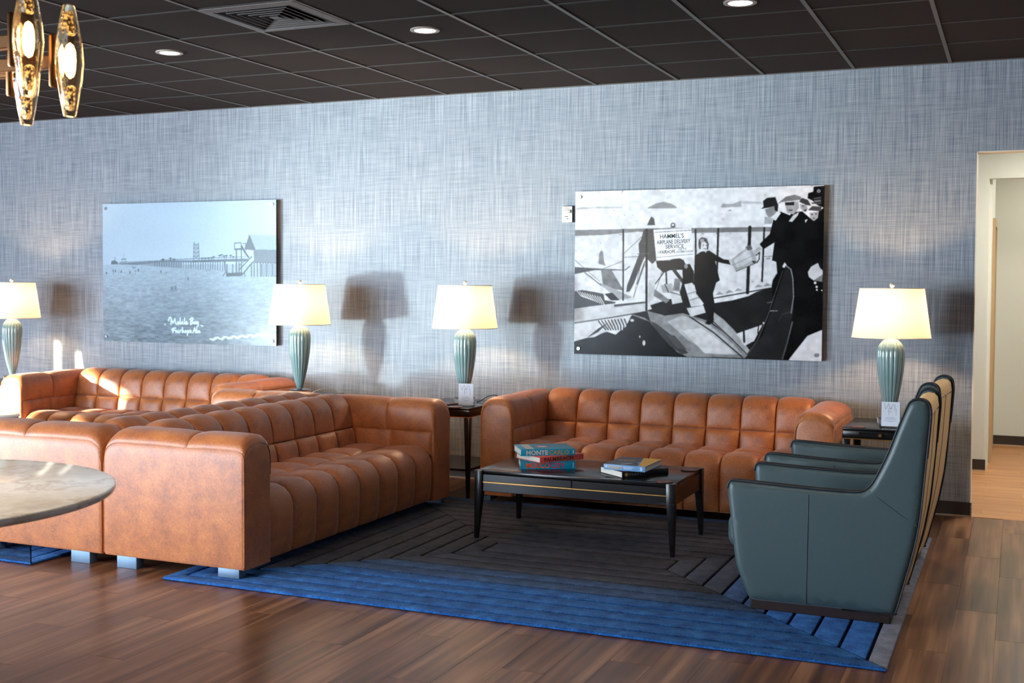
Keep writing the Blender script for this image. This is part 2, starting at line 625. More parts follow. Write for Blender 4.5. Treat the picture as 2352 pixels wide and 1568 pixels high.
floor = structure(box('floor', (X0 - 0.2, Y0 - 0.2, -0.10), (X1 + 0.2, 4.2, -0.004), M['floor']), 'wood plank floor')
RUGS = [(1.346, 4.871, -3.560, -0.875), (-3.015, 0.510, -3.600, -0.915)]
plank_me = box_mesh('plank', (-0.0888, -0.6085, -0.004), (0.0888, 0.6085, 0.0), 0.0006, 1)
plank_me.materials.append(M['plank'])
PW, PL = 0.178, 1.2185
col_i = 0
x = -0.62
while x < 6.7:
    off = [0.0, 0.45, 0.85, 0.22, 0.66][col_i % 5] * PL
    y = -6.3 - off
    while y < 0.0:
        y0, y1 = y, min(y + PL, 0.0)
        if y1 - y0 > 0.15:
            hid = any(a + 0.02 < x and x + PW < b - 0.02 and c + 0.02 < y0 and y1 < d - 0.02 for a, b, c, d in RUGS)
            if not hid and y1 > -6.0:
                o = link('plank', plank_me, None, floor, (x + PW / 2, (y0 + y1) / 2, 0))
                if y1 - y0 < PL - 0.01:
                    o.scale = (1, (y1 - y0) / PL, 1)
        y += PL
    x += PW
    col_i += 1
hp_me = box_mesh('plank', (-0.6085, -0.0748, -0.004), (0.6085, 0.0748, 0.0), 0.0006, 1)
hp_me.materials.append(M['hall_plank'])
y = 0.0
k = 0
while y < 3.94:
    w = min(0.15, 3.95 - y)
    xx = 4.4 + [0.0, -0.5, -0.25, -0.8][k % 4]
    while xx < 6.6:
        a, b = max(xx, 4.3), min(xx + PL, 6.6)
        if b - a > 0.1:
            o = link('plank', hp_me, None, floor, ((a + b) / 2, y + w / 2, 0.0))
            o.scale = ((b - a) / PL, w / 0.15, 1)
        xx += PL
    y += 0.15
    k += 1

wall_back = structure(link('wall_back', boxes_mesh('wall_back', [
    ((X0, 0, 0), (5.05, 0.12, H + 0.1)), ((5.05, 0, 2.394), (6.6, 0.12, H + 0.1)), ((6.6, 0, 0), (X1, 0.12, H + 0.1))]), M['wallpaper']),
    'silvery blue linen wallpaper wall behind the sofas')
trim = structure(link('trim_1', boxes_mesh('trim_1', [
    ((5.050, -0.002, 0), (5.056, 0.124, 2.394)), ((5.050, -0.002, 2.388), (6.6, 0.124, 2.394)), ((6.594, -0.002, 0), (6.6, 0.124, 2.394))]), M['corner']),
    'cream corner bead around the hallway opening')
wall_left = structure(link('wall_left', boxes_mesh('wall_left', [
    ((X0 - 0.15, Y0, 0), (X0, -11.15, H)), ((X0 - 0.15, -6.2, 0), (X0, -5.9, H)), ((X0 - 0.15, -4.12, 0), (X0, 0.12, H)),
    ((X0 - 0.15, -11.15, 2.2), (X0, -6.2, H)), ((X0 - 0.15, -11.15, 0), (X0, -6.2, 0.05)),
    ((X0 - 0.15, -5.9, 2.34), (X0, -4.12, H)), ((X0 - 0.15, -5.9, 0), (X0, -4.12, 0.5))]), M['plain_wall']))
win1 = structure(link('window_1', boxes_mesh('window_1', [
    ((X0 - 0.09, y, 0.05), (X0 - 0.04, y + 0.05, 2.2)) for y in (-11.15, -9.92, -8.70, -7.45, -6.25)] + [
    ((X0 - 0.09, -11.15, 0.05), (X0 - 0.04, -6.2, 0.10)), ((X0 - 0.09, -11.15, 2.15), (X0 - 0.04, -6.2, 2.2))]), M['window_frame']))
win2 = structure(link('window_2', boxes_mesh('window_2', [
    ((X0 - 0.09, -5.9, 0.5), (X0 - 0.04, -5.86, 2.34)), ((X0 - 0.09, -4.16, 0.5), (X0 - 0.04, -4.12, 2.34)),
    ((X0 - 0.09, -4.95, 0.5), (X0 - 0.04, -4.74, 2.34)), ((X0 - 0.09, -4.46, 0.5), (X0 - 0.04, -4.28, 2.34))]), M['window_frame']))
wall_front = structure(link('wall_front', boxes_mesh('wall_front', [((X0 - 0.15, Y0 - 0.15, 0), (X1 + 0.15, Y0, H))]), M['plain_wall']))
wall_right = structure(link('wall_right', boxes_mesh('wall_right', [((X1, Y0, 0), (X1 + 0.15, 0.12, H))]), M['plain_wall']))

# hallway beyond the opening
wall_hall = structure(link('wall_hall', boxes_mesh('wall_hall', [
    ((3.6, 2.15, 0), (5.083, 2.27, 2.75)), ((5.083, 2.15, 2.395), (6.6, 2.27, 2.75)),
    ((4.95, 2.27, 0), (5.105, 4.05, 2.75)), ((5.105, 3.95, 0), (6.6, 4.05, 2.75)),
    ((6.6, 0.12, 0), (6.72, 4.05, 2.75)), ((3.5, 0.12, 0), (3.6, 2.27, 2.75))]), M['white_wall']), 'pale hallway walls beyond the opening')
ceiling_hall = structure(box('ceiling_hall', (3.5, 0.12, 2.75), (6.72, 4.05, 2.83), M['white_wall']))
door = structure(box('door_1', (5.104, 2.72, 0.0), (5.112, 3.52, 2.04), M['door']), 'dark door seen edge-on in the hallway')
link('door_frame', boxes_mesh('door_frame', [((5.104, 2.66, 0), (5.128, 2.72, 2.10)), ((5.104, 3.52, 0), (5.128, 3.58, 2.10)), ((5.104, 2.72, 2.04), (5.128, 3.52, 2.10))]), M['door_frame'], door)

def baseboard(name, lo, hi, side, label=None):
    o = structure(box(name, lo, hi, M['baseboard'], None, 0.002, 1), label)
    bl, bh = list(lo), list(hi)
    bh[2] = lo[2] + 0.009
    if side == 'y':
        bl[1] -= 0.008
    box('bead', bl, bh, M['bead'], o)
    return o
baseboard('baseboard_back', (X0, -0.012, 0), (5.058, 0.0, 0.094), 'y', 'dark rubber baseboard under the wallpaper wall')
structure(box('baseboard_jamb', (5.05, -0.012, 0), (5.062, 0.126, 0.094), M['bead']))
baseboard('baseboard_hall', (3.6, 2.138, 0), (5.095, 2.15, 0.094), 'y')
baseboard('baseboard_hall_end', (5.105, 3.938, 0), (6.6, 3.95, 0.094), 'y')

# suspended ceiling
M['tee'] = principled('dark_ceiling_tee', srgb(40, 36, 35), 0.7, noise=(20, 0.05, 2))
ceiling = structure(box('ceiling', (X0 - 0.15, Y0 - 0.15, H + 0.04), (X1 + 0.15, 0.12, H + 0.12), M['ceiling_void']), 'black suspended tile ceiling')
KS, KE = -8, 11
ROWS = [0.0] + [-(0.665 + T * j) for j in range(0, 9)]
tile_me = box_mesh('ceiling_tile', (-0.295, -0.295, 0), (0.295, 0.295, 0.018), 0.004, 1)
tile_me.materials.append(M['tile'])
vent_cell = (2, 4)
for kx in range(KS, KE):
    for j in range(len(ROWS) - 1):
        if (kx, j) == vent_cell:
            continue
        ya, yb = ROWS[j], ROWS[j + 1]
        o = link('ceiling_tile', tile_me, None, ceiling, ((kx + 0.5) * T, (ya + yb) / 2, H + 0.005))
        o.rotation_euler = (random.uniform(-1, 1) * 0.004, random.uniform(-1, 1) * 0.004, 0)
        if j == 0:
            o.scale = (1, 0.650 / 0.595, 1)
# plain field of the same tile for the rest of the ceiling
structure(link('ceiling_field', boxes_mesh('ceiling_field', [
    ((X0 - 0.1, Y0 - 0.1, H + 0.006), (X1 + 0.1, ROWS[-1], H + 0.03)),
    ((X0 - 0.1, ROWS[-1], H + 0.006), (KS * T, 0.0, H + 0.03)), ((KE * T, ROWS[-1], H + 0.006), (X1 + 0.1, 0.0, H + 0.03))]), M['tile']))
ylen = -ROWS[-1]
gy = boxes_mesh('main_runner', [((-0.0115, -ylen, H), (0.0115, -0.0, H + 0.004)), ((-0.003, -ylen, H + 0.004), (0.003, -0.0, H + 0.036))])
gy.materials.append(M['grid'])
for kx in range(KS, KE + 1):
    link('main_runner', gy, None, ceiling, (kx * T, 0, 0))
gx = boxes_mesh('cross_tee', [((KS * T, -0.0115, H + 0.002), (KE * T, 0.0115, H + 0.005)), ((KS * T, -0.003, H + 0.005), (KE * T, 0.003, H + 0.036))])
gx.materials.append(M['tee'])
for yr in ROWS[1:]:
    link('cross_tee', gx, None, ceiling, (0, yr, 0))
box('wall_angle', (X0, -0.022, H - 0.001), (X1, 0.0, H + 0.004), M['grid'], ceiling)

# downlights
def downlight(x, y, label, watts=18):
    t = tag(empty('recessed_downlight', (x, y, H)), label, 'downlight', 'recessed downlights in the black ceiling')
    link('trim_ring', lathe_mesh('trim_ring', [(0.062, 0.004), (0.062, -0.003), (0.072, -0.006), (0.086, -0.003), (0.086, 0.004)], 40, cap=False), M['light_trim'], t)
    link('lens', lathe_mesh('lens', [(0.064, 0.002), (0.064, -0.002), (0.055, -0.004), (0.02, -0.005)], 40), M['downlight'], t)
    d = bpy.data.lights.new('downlight_beam', 'SPOT')
    d.energy, d.color = watts, (1.0, 0.84, 0.66)
    d.spot_size, d.spot_blend, d.shadow_soft_size = math.radians(110), 0.8, 0.06
    lo = bpy.data.objects.new('downlight_beam', d)
    C.objects.link(lo)
    lo.parent = t
    lo.location = (0, 0, -0.02)
    return t
downlight(0.5 * T, -2.19, 'round white downlight left of the square ceiling vent, beside the amber crystals')
downlight(3.5 * T, -2.19, 'round white downlight in the middle of the black ceiling, right of the vent')
downlight(6.5 * T, -2.19, 'round white downlight cut by the top edge of the photo')
downlight(9.5 * T, -2.19, 'round white downlight in the ceiling near the hallway, right of the others', 60)
downlight(9.5 * T, -4.02, 'round white downlight in the ceiling in front of the hallway opening, nearer the viewer', 45)
downlight(6.5 * T, -4.02, 'round white downlight in the ceiling above the near armchair', 45)

# ceiling vent
M['vent_louver'] = principled('vent_louver', srgb(30, 27, 26), 0.6, noise=(20, 0.05, 2))  # darker than the frame so the louver edges read as lit
vx, vy = 2.5 * T, -(0.665 + T * 3.5)
v = tag(empty('ceiling_vent', (vx, vy, H)), 'square grey ceiling vent with nested louvres', 'vent')
def sq_ring(name, h0, z0, h1, z1, th=0.0018):
    vs, fs = [], []
    for h, z in ((h0, z0), (h1, z1), (h1, z1 + th), (h0, z0 + th)):
        vs += [(-h, -h, z), (h, -h, z), (h, h, z), (-h, h, z)]
    for r in range(4):
        q = (r + 1) % 4
        for i in range(4):
            j = (i + 1) % 4
            fs.append((r * 4 + i, r * 4 + j, q * 4 + j, q * 4 + i))
    return mesh_from(name, vs, fs)
link('frame', sq_ring('frame', 0.300, -0.002, 0.245, -0.006, 0.006), M['vent'], v)
box('throat', (-0.27, -0.27, 0.075), (0.27, 0.27, 0.08), M['vent_dark'], v)
for i in range(5):
    hh = 0.235 - i * 0.042
    lv_ = link('louver', sq_ring('louver', hh, -0.003, hh - 0.026, 0.045), M['vent_louver'], v)
    link('louver_lit_edge', sq_ring('louver_lit_edge', hh + 0.001, -0.005, hh - 0.003, -0.005, 0.002), M['vent'], lv_)  # paler rim paints the light caught along each louver edge
link('louver', mesh_from('louver', [(-0.03, -0.03, -0.004), (0.03, -0.03, -0.004), (0.03, 0.03, -0.004), (-0.03, 0.03, -0.004), (0, 0, 0.03)], [(0, 1, 2, 3), (0, 1, 4), (1, 2, 4), (2, 3, 4), (3, 0, 4)]), M['vent'], v)

# hallway ceiling panels
def hall_light(x, y, label, e):
    t = tag(empty('ceiling_light', (x, y, 2.75)), label, 'ceiling light')
    link('frame', sq_ring('frame', 0.30, -0.012, 0.27, -0.012, 0.012), M['light_trim'], t)
    box('diffuser', (-0.27, -0.27, -0.008), (0.27, 0.27, -0.002), M['hall_diffuser'], t)
    a = bpy.data.lights.new('hall_glow', 'AREA')
    a.size = 0.5
    a.energy, a.color = e, (1.0, 0.95, 0.87)
    ao = bpy.data.objects.new('hall_glow', a)
    C.objects.link(ao)
    ao.parent = t
    ao.location = (0, 0, -0.02)
M['hall_diffuser'] = mat_emit('hall_diffuser', (1.0, 0.9, 0.76, 1), 3.0)
hall_light(5.85, 1.1, 'square light panel in the hallway ceiling just past the opening', 58)
hall_light(5.9, 3.1, 'square light panel in the far hallway ceiling', 15)

# unseen blind added on the solid front wall, behind the daylight lamp
bl = tag(empty('added_blind', (-3.5, Y0, 0)), 'white roller blind added on the solid front wall, unseen', 'blind')
box('cloth', (-2.4, 0.03, 0.35), (2.4, 0.034, 2.35), M['paper'], bl)
box('roller', (-2.42, 0.01, 2.33), (2.42, 0.06, 2.39), M['window_frame'], bl, 0.01)

# ------------------------------------------------------------------ sofas
def bulge(t, p=3.0, q=0.45):
    return max(0.0, 1 - abs(2 * t - 1) ** p) ** q

def resample(prof, n):
    P = [Vector((a, b)) for a, b in prof]
    d = [0.0]
    for i in range(1, len(P)):
        d.append(d[-1] + (P[i] - P[i - 1]).length)
    out = []
    for k in range(n + 1):
        # denser near both ends, where the seam pulls the leather in
        t = k / n
        t = t - 0.105 * math.sin(2 * PI * t)
        s = t * d[-1]
        i = 1
        while i < len(d) - 1 and d[i] < s:
            i += 1
        f = (s - d[i - 1]) / (d[i] - d[i - 1])
        out.append(P[i - 1].lerp(P[i], f))
    return out

def tuft_mesh(name, prof, width, amp, nu=12, nv=14, trench=0.0):
    """Pillow patch: the profile (y, z) swept along x, swelling between its seams."""
    P = resample(prof, nv)
    vs, fs = [], []
    for j, p in enumerate(P):
        t = (P[min(j + 1, nv)] - P[max(j - 1, 0)]).normalized()
        nrm = Vector((-t.y, t.x))
        for i in range(nu + 1):
            u = i / nu
            u = u - 0.105 * math.sin(2 * PI * u)
            w = j / nv
            w = w - 0.105 * math.sin(2 * PI * w)
            d = amp * bulge(u) * bulge(w)
            if i in (0, nu) or j in (0, nv):
                d -= trench      # the stitched seam is pulled in
            q = p + nrm * d
            vs.append((u * width, q.x, q.y))
    for j in range(nv):
        for i in range(nu):
            a = j * (nu + 1) + i
            fs.append((a, a + 1, a + nu + 2, a + nu + 1))
    return mesh_from(name, vs, fs, True)

def arc(cx, cz, r, a0, a1, n=8, rz=None):
    rz = rz or r
    return [(cx + r * math.cos(math.radians(a0 + (a1 - a0) * i / n)), cz + rz * math.sin(math.radians(a0 + (a1 - a0) * i / n))) for i in range(n + 1)]

def extrude_profile(name, prof, x0, x1, bev=0.0):
    """closed (y, z) loop extruded along x."""
    bm = bmesh.new()
    a = [bm.verts.new((x0, p[0], p[1])) for p in prof]
    b = [bm.verts.new((x1, p[0], p[1])) for p in prof]
    bm.faces.new(a)
    bm.faces.new(b[::-1])
    n = len(prof)
    ring = []
    for i in range(n):
        j = (i + 1) % n
        bm.faces.new((a[i], b[i], b[j], a[j]))
    if bev:
        es = [e for e in bm.edges if abs(e.verts[0].co.x - e.verts[1].co.x) < 1e-6]
        bmesh.ops.bevel(bm, geom=es, offset=bev, segments=4, profile=0.5, affect='EDGES', clamp_overlap=True)
    return bm_mesh(name, bm, angle=50)

SL, SD, SA, SB = 2.375, 0.90, 0.24, 0.24     # length, depth, arm width, bottom-of-back depth
NCOL = 8
SW = (SL - 2 * SA) / NCOL
LM = M['leather']
def lm(me):
    me.materials.append(LM)
    return me

# seams of the seat (profile y, z)
seat_front = [(0.040, 0.062), (0.034, 0.12), (0.034, 0.30)] + arc(0.125, 0.315, 0.09, 180, 90, 8) + [(0.22, 0.403), (0.345, 0.398)]
seat_rear = [(0.345, 0.398), (0.48, 0.392), (0.68, 0.380)]
back_low = [(0.605, 0.365), (0.615, 0.42), (0.632, 0.525)]
back_top = [(0.632, 0.525), (0.648, 0.60), (0.662, 0.655)] + arc(0.762, 0.648, 0.098, 165, 20, 10, 0.076) + [(0.872, 0.655), (0.882, 0.635)]
arm_low = [(0.0, 0.365), (0.0, 0.42), (0.0, 0.525)]
arm_top = [(0.0, 0.525), (0.001, 0.60), (0.005, 0.655), (0.018, 0.692), (0.045, 0.714), (0.085, 0.723), (0.130, 0.724), (0.172, 0.717), (0.205, 0.702), (0.224, 0.684), (0.234, 0.664)]
me_seat_front = lm(tuft_mesh('seat_tuft', seat_front, SW, 0.036, 16, 26, 0.010))
me_seat_rear = lm(tuft_mesh('seat_tuft', seat_rear, SW, 0.040, 16, 14, 0.010))
me_back_low = lm(tuft_mesh('back_tuft', back_low, SW, 0.042, 16, 14, 0.010))
me_back_top = lm(tuft_mesh('back_tuft', back_top, SW, 0.034, 16, 26, 0.010))
AD1, AD2 = 0.315, 0.315
me_arm_low = lm(tuft_mesh('arm_tuft', arm_low, 0.30, 0.022, 12, 10))
# bodies, a little inside the swelling leather
body_seat = lm(extrude_profile('seat', [(0.056, 0.060), (0.054, 0.30)] + arc(0.13, 0.31, 0.072, 180, 90, 5) + [(0.345, 0.378), (0.70, 0.360), (0.70, 0.060)], SA - 0.005, SL - SA + 0.005))
body_back = lm(extrude_profile('backrest', [(0.632, 0.06), (0.640, 0.42), (0.655, 0.54), (0.678, 0.64)] + arc(0.766, 0.640, 0.082, 165, 30, 8, 0.066) + [(0.880, 0.645), (0.90, 0.61), (0.90, 0.075), (0.885, 0.06)], SA - 0.005, SL - SA + 0.005))

def arm_drop(x):
    """how far the arm's top falls at its rounded front and rear ends."""
    e, e2 = 0.050, 0.10
    if x < e:
        return e - math.sqrt(max(0, e * e - (e - x) ** 2))
    if x > SD - e2:
        return e2 - math.sqrt(max(0, e2 * e2 - (min(x, SD) - (SD - e2)) ** 2))
    return 0.0

def follow_arm(me, x0):
    for v in me.vertices:
        k = min(1.0, max(0.0, (v.co.z - 0.45) / 0.28))
        v.co.z -= arm_drop(v.co.x + x0) * k
    me.update()
    return me

def arm_body():
    """arm block in its own frame: x 0..depth (front to rear), y 0 inner .. 0.24 outer."""
    # cross-section (y, z) swept along x with rounded front and rear top corners
    sec = [(0.002, 0.062), (0.002, 0.525), (0.003, 0.60), (0.008, 0.652), (0.021, 0.688), (0.047, 0.710), (0.085, 0.719), (0.130, 0.720), (0.171, 0.713), (0.203, 0.698), (0.222, 0.680), (0.234, 0.658), (0.239, 0.635), (0.240, 0.60), (0.240, 0.075), (0.232, 0.062)]
    stations = []
    xs = [0, 0.003, 0.01, 0.02, 0.035, 0.055, 0.08, 0.2, 0.4, 0.6, 0.77, 0.80, 0.83, 0.855, 0.875, 0.89, 0.897, 0.90]
    vs, fs = [], []
    n = len(sec)
    for x in xs:
        d = arm_drop(x)
        edge = min(x, SD - x)
        inset = 0.014 - math.sqrt(max(0, 0.014 ** 2 - (0.014 - edge) ** 2)) if edge < 0.014 else 0.0
        for (yy, zz) in sec:
            k = max(0.0, (zz - 0.45) / 0.28)
            z2 = zz - d * k
            y2 = yy + (inset if yy < 0.12 else -inset)
            vs.append((x, y2, z2))
    for s in range(len(xs) - 1):
        for i in range(n):
            j = (i + 1) % n
            fs.append((s * n + i, s * n + j, (s + 1) * n + j, (s + 1) * n + i))
    fs.append(tuple(range(n)))
    fs.append(tuple(reversed(range((len(xs) - 1) * n, len(xs) * n))))
    bm = bmesh.new()
    bv = [bm.verts.new(v) for v in vs]
    for f in fs:
        bm.faces.new([bv[i] for i in f])
    return bm_mesh('arm', bm, angle=55)
me_arm_top1 = follow_arm(lm(tuft_mesh('arm_tuft', arm_top, 0.356, 0.017, 20, 20)), 0.004)
me_arm_top2 = follow_arm(lm(tuft_mesh('arm_tuft', arm_top, 0.534, 0.017, 24, 20)), 0.362)
body_arm = lm(arm_body())
# mirrored data for the other arm
def mirror_y(me, name):
    m2 = me.copy()
    m2.name = name
    co = np.empty(len(m2.vertices) * 3)
    m2.vertices.foreach_get('co', co)
    co = co.reshape(-1, 3)
    co[:, 1] *= -1
    m2.vertices.foreach_set('co', co.ravel())
    m2.flip_normals()
    m2.update()
    return m2
seam_pts = [(0.004, 0.236, 0.075), (0.004, 0.236, 0.58), (0.006, 0.236, 0.63), (0.018, 0.233, 0.650), (0.045, 0.230, 0.662), (0.3, 0.229, 0.665), (0.6, 0.229, 0.665), (0.79, 0.229, 0.664), (0.84, 0.231, 0.648), (0.882, 0.235, 0.603), (0.896, 0.236, 0.55), (0.897, 0.236, 0.075)]
me_seam = tube_mesh('welt', seam_pts, 0.0028, 6)
me_seam.materials.append(M['leather'])
foot_me = box_mesh('foot', (-0.065, -0.03, 0.0), (0.065, 0.03, 0.064), 0.003, 2)
foot_me.materials.append(M['foot'])
foot_rug_me = box_mesh('foot', (-0.065, -0.03, 0.0165), (0.065, 0.03, 0.064), 0.003, 2)
foot_rug_me.materials.append(M['foot'])
arm_parts = [(me_arm_low, (0.02, 0, 0)), (me_arm_low, (0.32, 0, 0)), (me_arm_top1, (0.004, 0, 0)), (me_arm_top2, (0.362, 0, 0))]
mir = {id(me): mirror_y(me, me.name) for me in (me_arm_low, me_arm_top1, me_arm_top2, body_arm, me_seam)}

def make_sofa():
    """local frame: x along the length, front at y = 0, rear at y = depth."""
    t = empty('tufted_sofa')
    seat = link('seat', body_seat, None, t)
    for c in range(NCOL):
        link('seat_tuft', me_seat_front, None, seat, (SA + c * SW, 0, 0))
        link('seat_tuft', me_seat_rear, None, seat, (SA + c * SW, 0, 0))
    back = link('backrest', body_back, None, t)
    for c in range(NCOL):
        link('back_tuft', me_back_low, None, back, (SA + c * SW, 0, 0))
        link('back_tuft', me_back_top, None, back, (SA + c * SW, 0, 0))
    # left arm: inner face looks to +x
    la = link('arm', body_arm, None, t, (SA, 0, 0), (0, 0, PI / 2))
    for me, loc in arm_parts:
        link('arm_tuft', me, None, la, loc)
    link('welt', me_seam, None, la)
    # right arm: mirror image
    ra = link('arm', mir[id(body_arm)], None, t, (SL - SA, 0, 0), (0, 0, PI / 2))
    for me, loc in arm_parts:
        link('arm_tuft', mir[id(me)], None, ra, loc)
    link('welt', mir[id(me_seam)], None, ra)
    for fx in (0.035, SL - 0.035):
        for fy in (0.10, SD - 0.15):
            link('foot', foot_me, None, t, (fx, fy, 0), (0, 0, PI / 2))
    return t

sofa_C = make_sofa()
sofa_C.location = (1.930, -0.935, 0)
tag(sofa_C, 'tufted cognac leather sofa against the wall, behind the coffee table with books', 'sofa', 'tufted cognac leather sofas')
sofa_D = copy_tree(sofa_C)
sofa_D.location = (-2.475, -0.935, 0)
tag(sofa_D, 'sunlit tufted cognac leather sofa against the wall at the far left', 'sofa', 'tufted cognac leather sofas')
sofa_A = copy_tree(sofa_C)
sofa_A.location = (1.768, -3.450, 0)
sofa_A.rotation_euler = (0, 0, PI / 2)
tag(sofa_A, 'large foreground tufted cognac sofa facing right, its plain end towards the viewer', 'sofa', 'tufted cognac leather sofas')
sofa_B = copy_tree(sofa_C)
sofa_B.location = (-0.046, -1.075, 0)
sofa_B.rotation_euler = (0, 0, -PI / 2)
tag(sofa_B, 'cognac sofa back to back with the foreground sofa, partly behind the marble table', 'sofa', 'tufted cognac leather sofas')

for so in (sofa_A, sofa_B, sofa_C):      # their front feet stand on the rugs
    for ch_ in so.children:
        if ch_.data == foot_me and ch_.location.y < 0.3:
            ch_.data = foot_rug_me

# ------------------------------------------------------------------ rugs
def make_rug(xa, xb, ya, yb, grey_side):
    w, d = xb - xa, yb - ya
    t = empty('area_rug', (xa, ya, 0))
    box('backing', (0.004, 0.004, 0.0), (w - 0.004, d - 0.004, 0.005), M['rug_base'], t)
    offs = [0.0] + [0.085 + 0.1272 * i for i in range(10)]
    g = 0.0075
    zt, zb = 0.016, 0.004
    def strip(quad, mat):
        # quad: outer a, outer b, inner b, inner a; rounded top edges
        cx = sum(p[0] for p in quad) / len(quad)
        bm = bmesh.new()
        lo = [bm.verts.new((x, y, zb)) for x, y in quad]
        up = [bm.verts.new((x, y, zt)) for x, y in quad]
        bm.faces.new(lo[::-1])
        top = bm.faces.new(up)
        n = len(quad)
        for i in range(n):
            j = (i + 1) % n
            bm.faces.new((lo[i], lo[j], up[j], up[i]))
        bmesh.ops.bevel(bm, geom=list(top.edges), offset=0.005, segments=2, profile=0.5, affect='EDGES')
        link('rug_strip', bm_mesh('rug_strip', bm, angle=70), mat, t)
    for i in range(len(offs) - 1):
        a = offs[i] + (g if i else 0)
        b = offs[i + 1] - g
        k = g * 0.35
        rm = M['rug'] if i < 5 else M['rug_mid_and_shade'] if i < 7 else M['rug_core_and_shade']
        left_m = M['rug_grey'] if grey_side == 'l' and i == 0 else (M['rug'] if i < 2 else M['rug_mid_and_shade'] if i < 3 else M['rug_core_and_shade'])  # left strips darken sooner: the sofa's shade put into the pile colour
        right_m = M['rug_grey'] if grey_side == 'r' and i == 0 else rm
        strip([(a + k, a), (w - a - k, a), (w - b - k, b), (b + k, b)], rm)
        strip([(a + k, d - a), (b + k, d - b), (w - b - k, d - b), (w - a - k, d - a)], M['rug_mid_and_shade'] if i == 0 else M['rug_core_and_shade'])  # far strips darkened: shade and warm lamp light put into the colour
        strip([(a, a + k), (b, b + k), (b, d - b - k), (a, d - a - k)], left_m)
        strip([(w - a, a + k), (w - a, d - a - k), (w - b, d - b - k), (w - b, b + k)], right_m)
    a = offs[-1] + g
    strip([(a, a), (w - a, a), (w - a, d - a), (a, d - a)], M['rug_core_and_shade'])
    return t
rug1 = make_rug(*RUGS[0], 'r')
tag(rug1, 'large blue carved rug with concentric lines under the black coffee table and armchairs', 'rug')
rug2 = make_rug(*RUGS[1], 'l')
tag(rug2, 'blue rug whose corner shows under the sofa behind the marble table', 'rug')
RZ = 0.016

# ------------------------------------------------------------------ armchairs
CW = 0.66
side_prof = [(0.004, 0.555), (0.012, 0.585), (0.040, 0.594), (0.20, 0.588), (0.38, 0.582), (0.54, 0.580), (0.605, 0.586), (0.640, 0.612), (0.668, 0.660), (0.713, 0.760), (0.752, 0.870), (0.785, 0.958), (0.803, 0.993), (0.830, 1.006), (0.862, 1.003), (0.882, 0.985), (0.889, 0.950), (0.888, 0.894), (0.872, 0.690), (0.854, 0.481), (0.828, 0.330), (0.800, 0.215), (0.772, 0.105), (0.758, 0.062), (0.735, 0.050), (0.45, 0.046), (0.14, 0.044), (0.112, 0.052), (0.096, 0.080), (0.066, 0.150), (0.042, 0.229), (0.019, 0.411), (0.008, 0.500)]
sp = catmull([(p[0], p[1], 0) for p in side_prof], 4, True)

from mathutils.geometry import delaunay_2d_cdt
def puffy(name, loop, th, r):
    """flat panel bounded by loop (x, z), thickness along y, both edges rounded over by r."""
    N = len(loop)
    B = np.array([(p.x, p.y) for p in loop])
    area2 = sum(B[i, 0] * B[(i + 1) % N, 1] - B[(i + 1) % N, 0] * B[i, 1] for i in range(N))
    if area2 < 0:
        B = B[::-1].copy()
    nxt = np.roll(B, -1, 0)
    def dist(P):
        e = nxt - B
        t = np.clip(((P[:, None, :] - B[None]) * e[None]).sum(2) / ((e ** 2).sum(1) + 1e-12), 0, 1)
        d = P[:, None, :] - (B[None] + t[..., None] * e[None])
        return np.sqrt((d ** 2).sum(2)).min(1)
    def inside(P):
        ins = np.zeros(len(P), bool)
        for i in range(N):
            (x1, y1), (x2, y2) = B[i], nxt[i]
            if y1 != y2:
                ins ^= ((y1 > P[:, 1]) != (y2 > P[:, 1])) & (P[:, 0] < (x2 - x1) * (P[:, 1] - y1) / (y2 - y1) + x1)
        return ins
    tg = np.roll(B, -1, 0) - np.roll(B, 1, 0)
    tg /= np.linalg.norm(tg, axis=1)[:, None]
    inn = np.stack([-tg[:, 1], tg[:, 0]], 1)
    pts = []
    for f in (0.04, 0.14, 0.30, 0.50, 0.74, 1.0):
        q = B + inn * r * f
        keep = (dist(q) > 0.93 * r * f) & inside(q)
        pts.append(q[keep])
    gx_, gz_ = np.meshgrid(np.arange(B[:, 0].min(), B[:, 0].max(), 0.03), np.arange(B[:, 1].min(), B[:, 1].max(), 0.03))
    q = np.stack([gx_.ravel(), gz_.ravel()], 1)
    q = q[inside(q)]
    pts.append(q[dist(q) > r * 1.25])
    I = np.concatenate(pts)
    allp = np.concatenate([B, I])
    out = delaunay_2d_cdt([Vector(p) for p in allp], [], [list(range(N))], 1, 1e-5)
    V2 = np.array([(v.x, v.y) for v in out[0]])
    F = [tuple(f) for f in out[2]]
    d = np.minimum(dist(V2), r)
    hgt = r - np.sqrt(np.maximum(0, r * r - (r - d) ** 2))
    n = len(V2)
    vs = [(x, y, z) for (x, z), y in zip(V2, hgt)] + [(x, th - y, z) for (x, z), y in zip(V2, hgt)]
    fs = F + [tuple(i + n for i in reversed(f)) for f in F]
    ids = []
    for p in B:
        ids.append(int(np.argmin(((V2 - p) ** 2).sum(1))))
    for i in range(N):
        a, b = ids[i], ids[(i + 1) % N]
        if a != b:
            fs.append((b, a, a + n, b + n))
    bm = bmesh.new()
    bv = [bm.verts.new(v) for v in vs]
    for f in fs:
        try:
            bm.faces.new([bv[i] for i in f])
        except ValueError:
            pass
    return bm_mesh(name, bm, smooth=True)

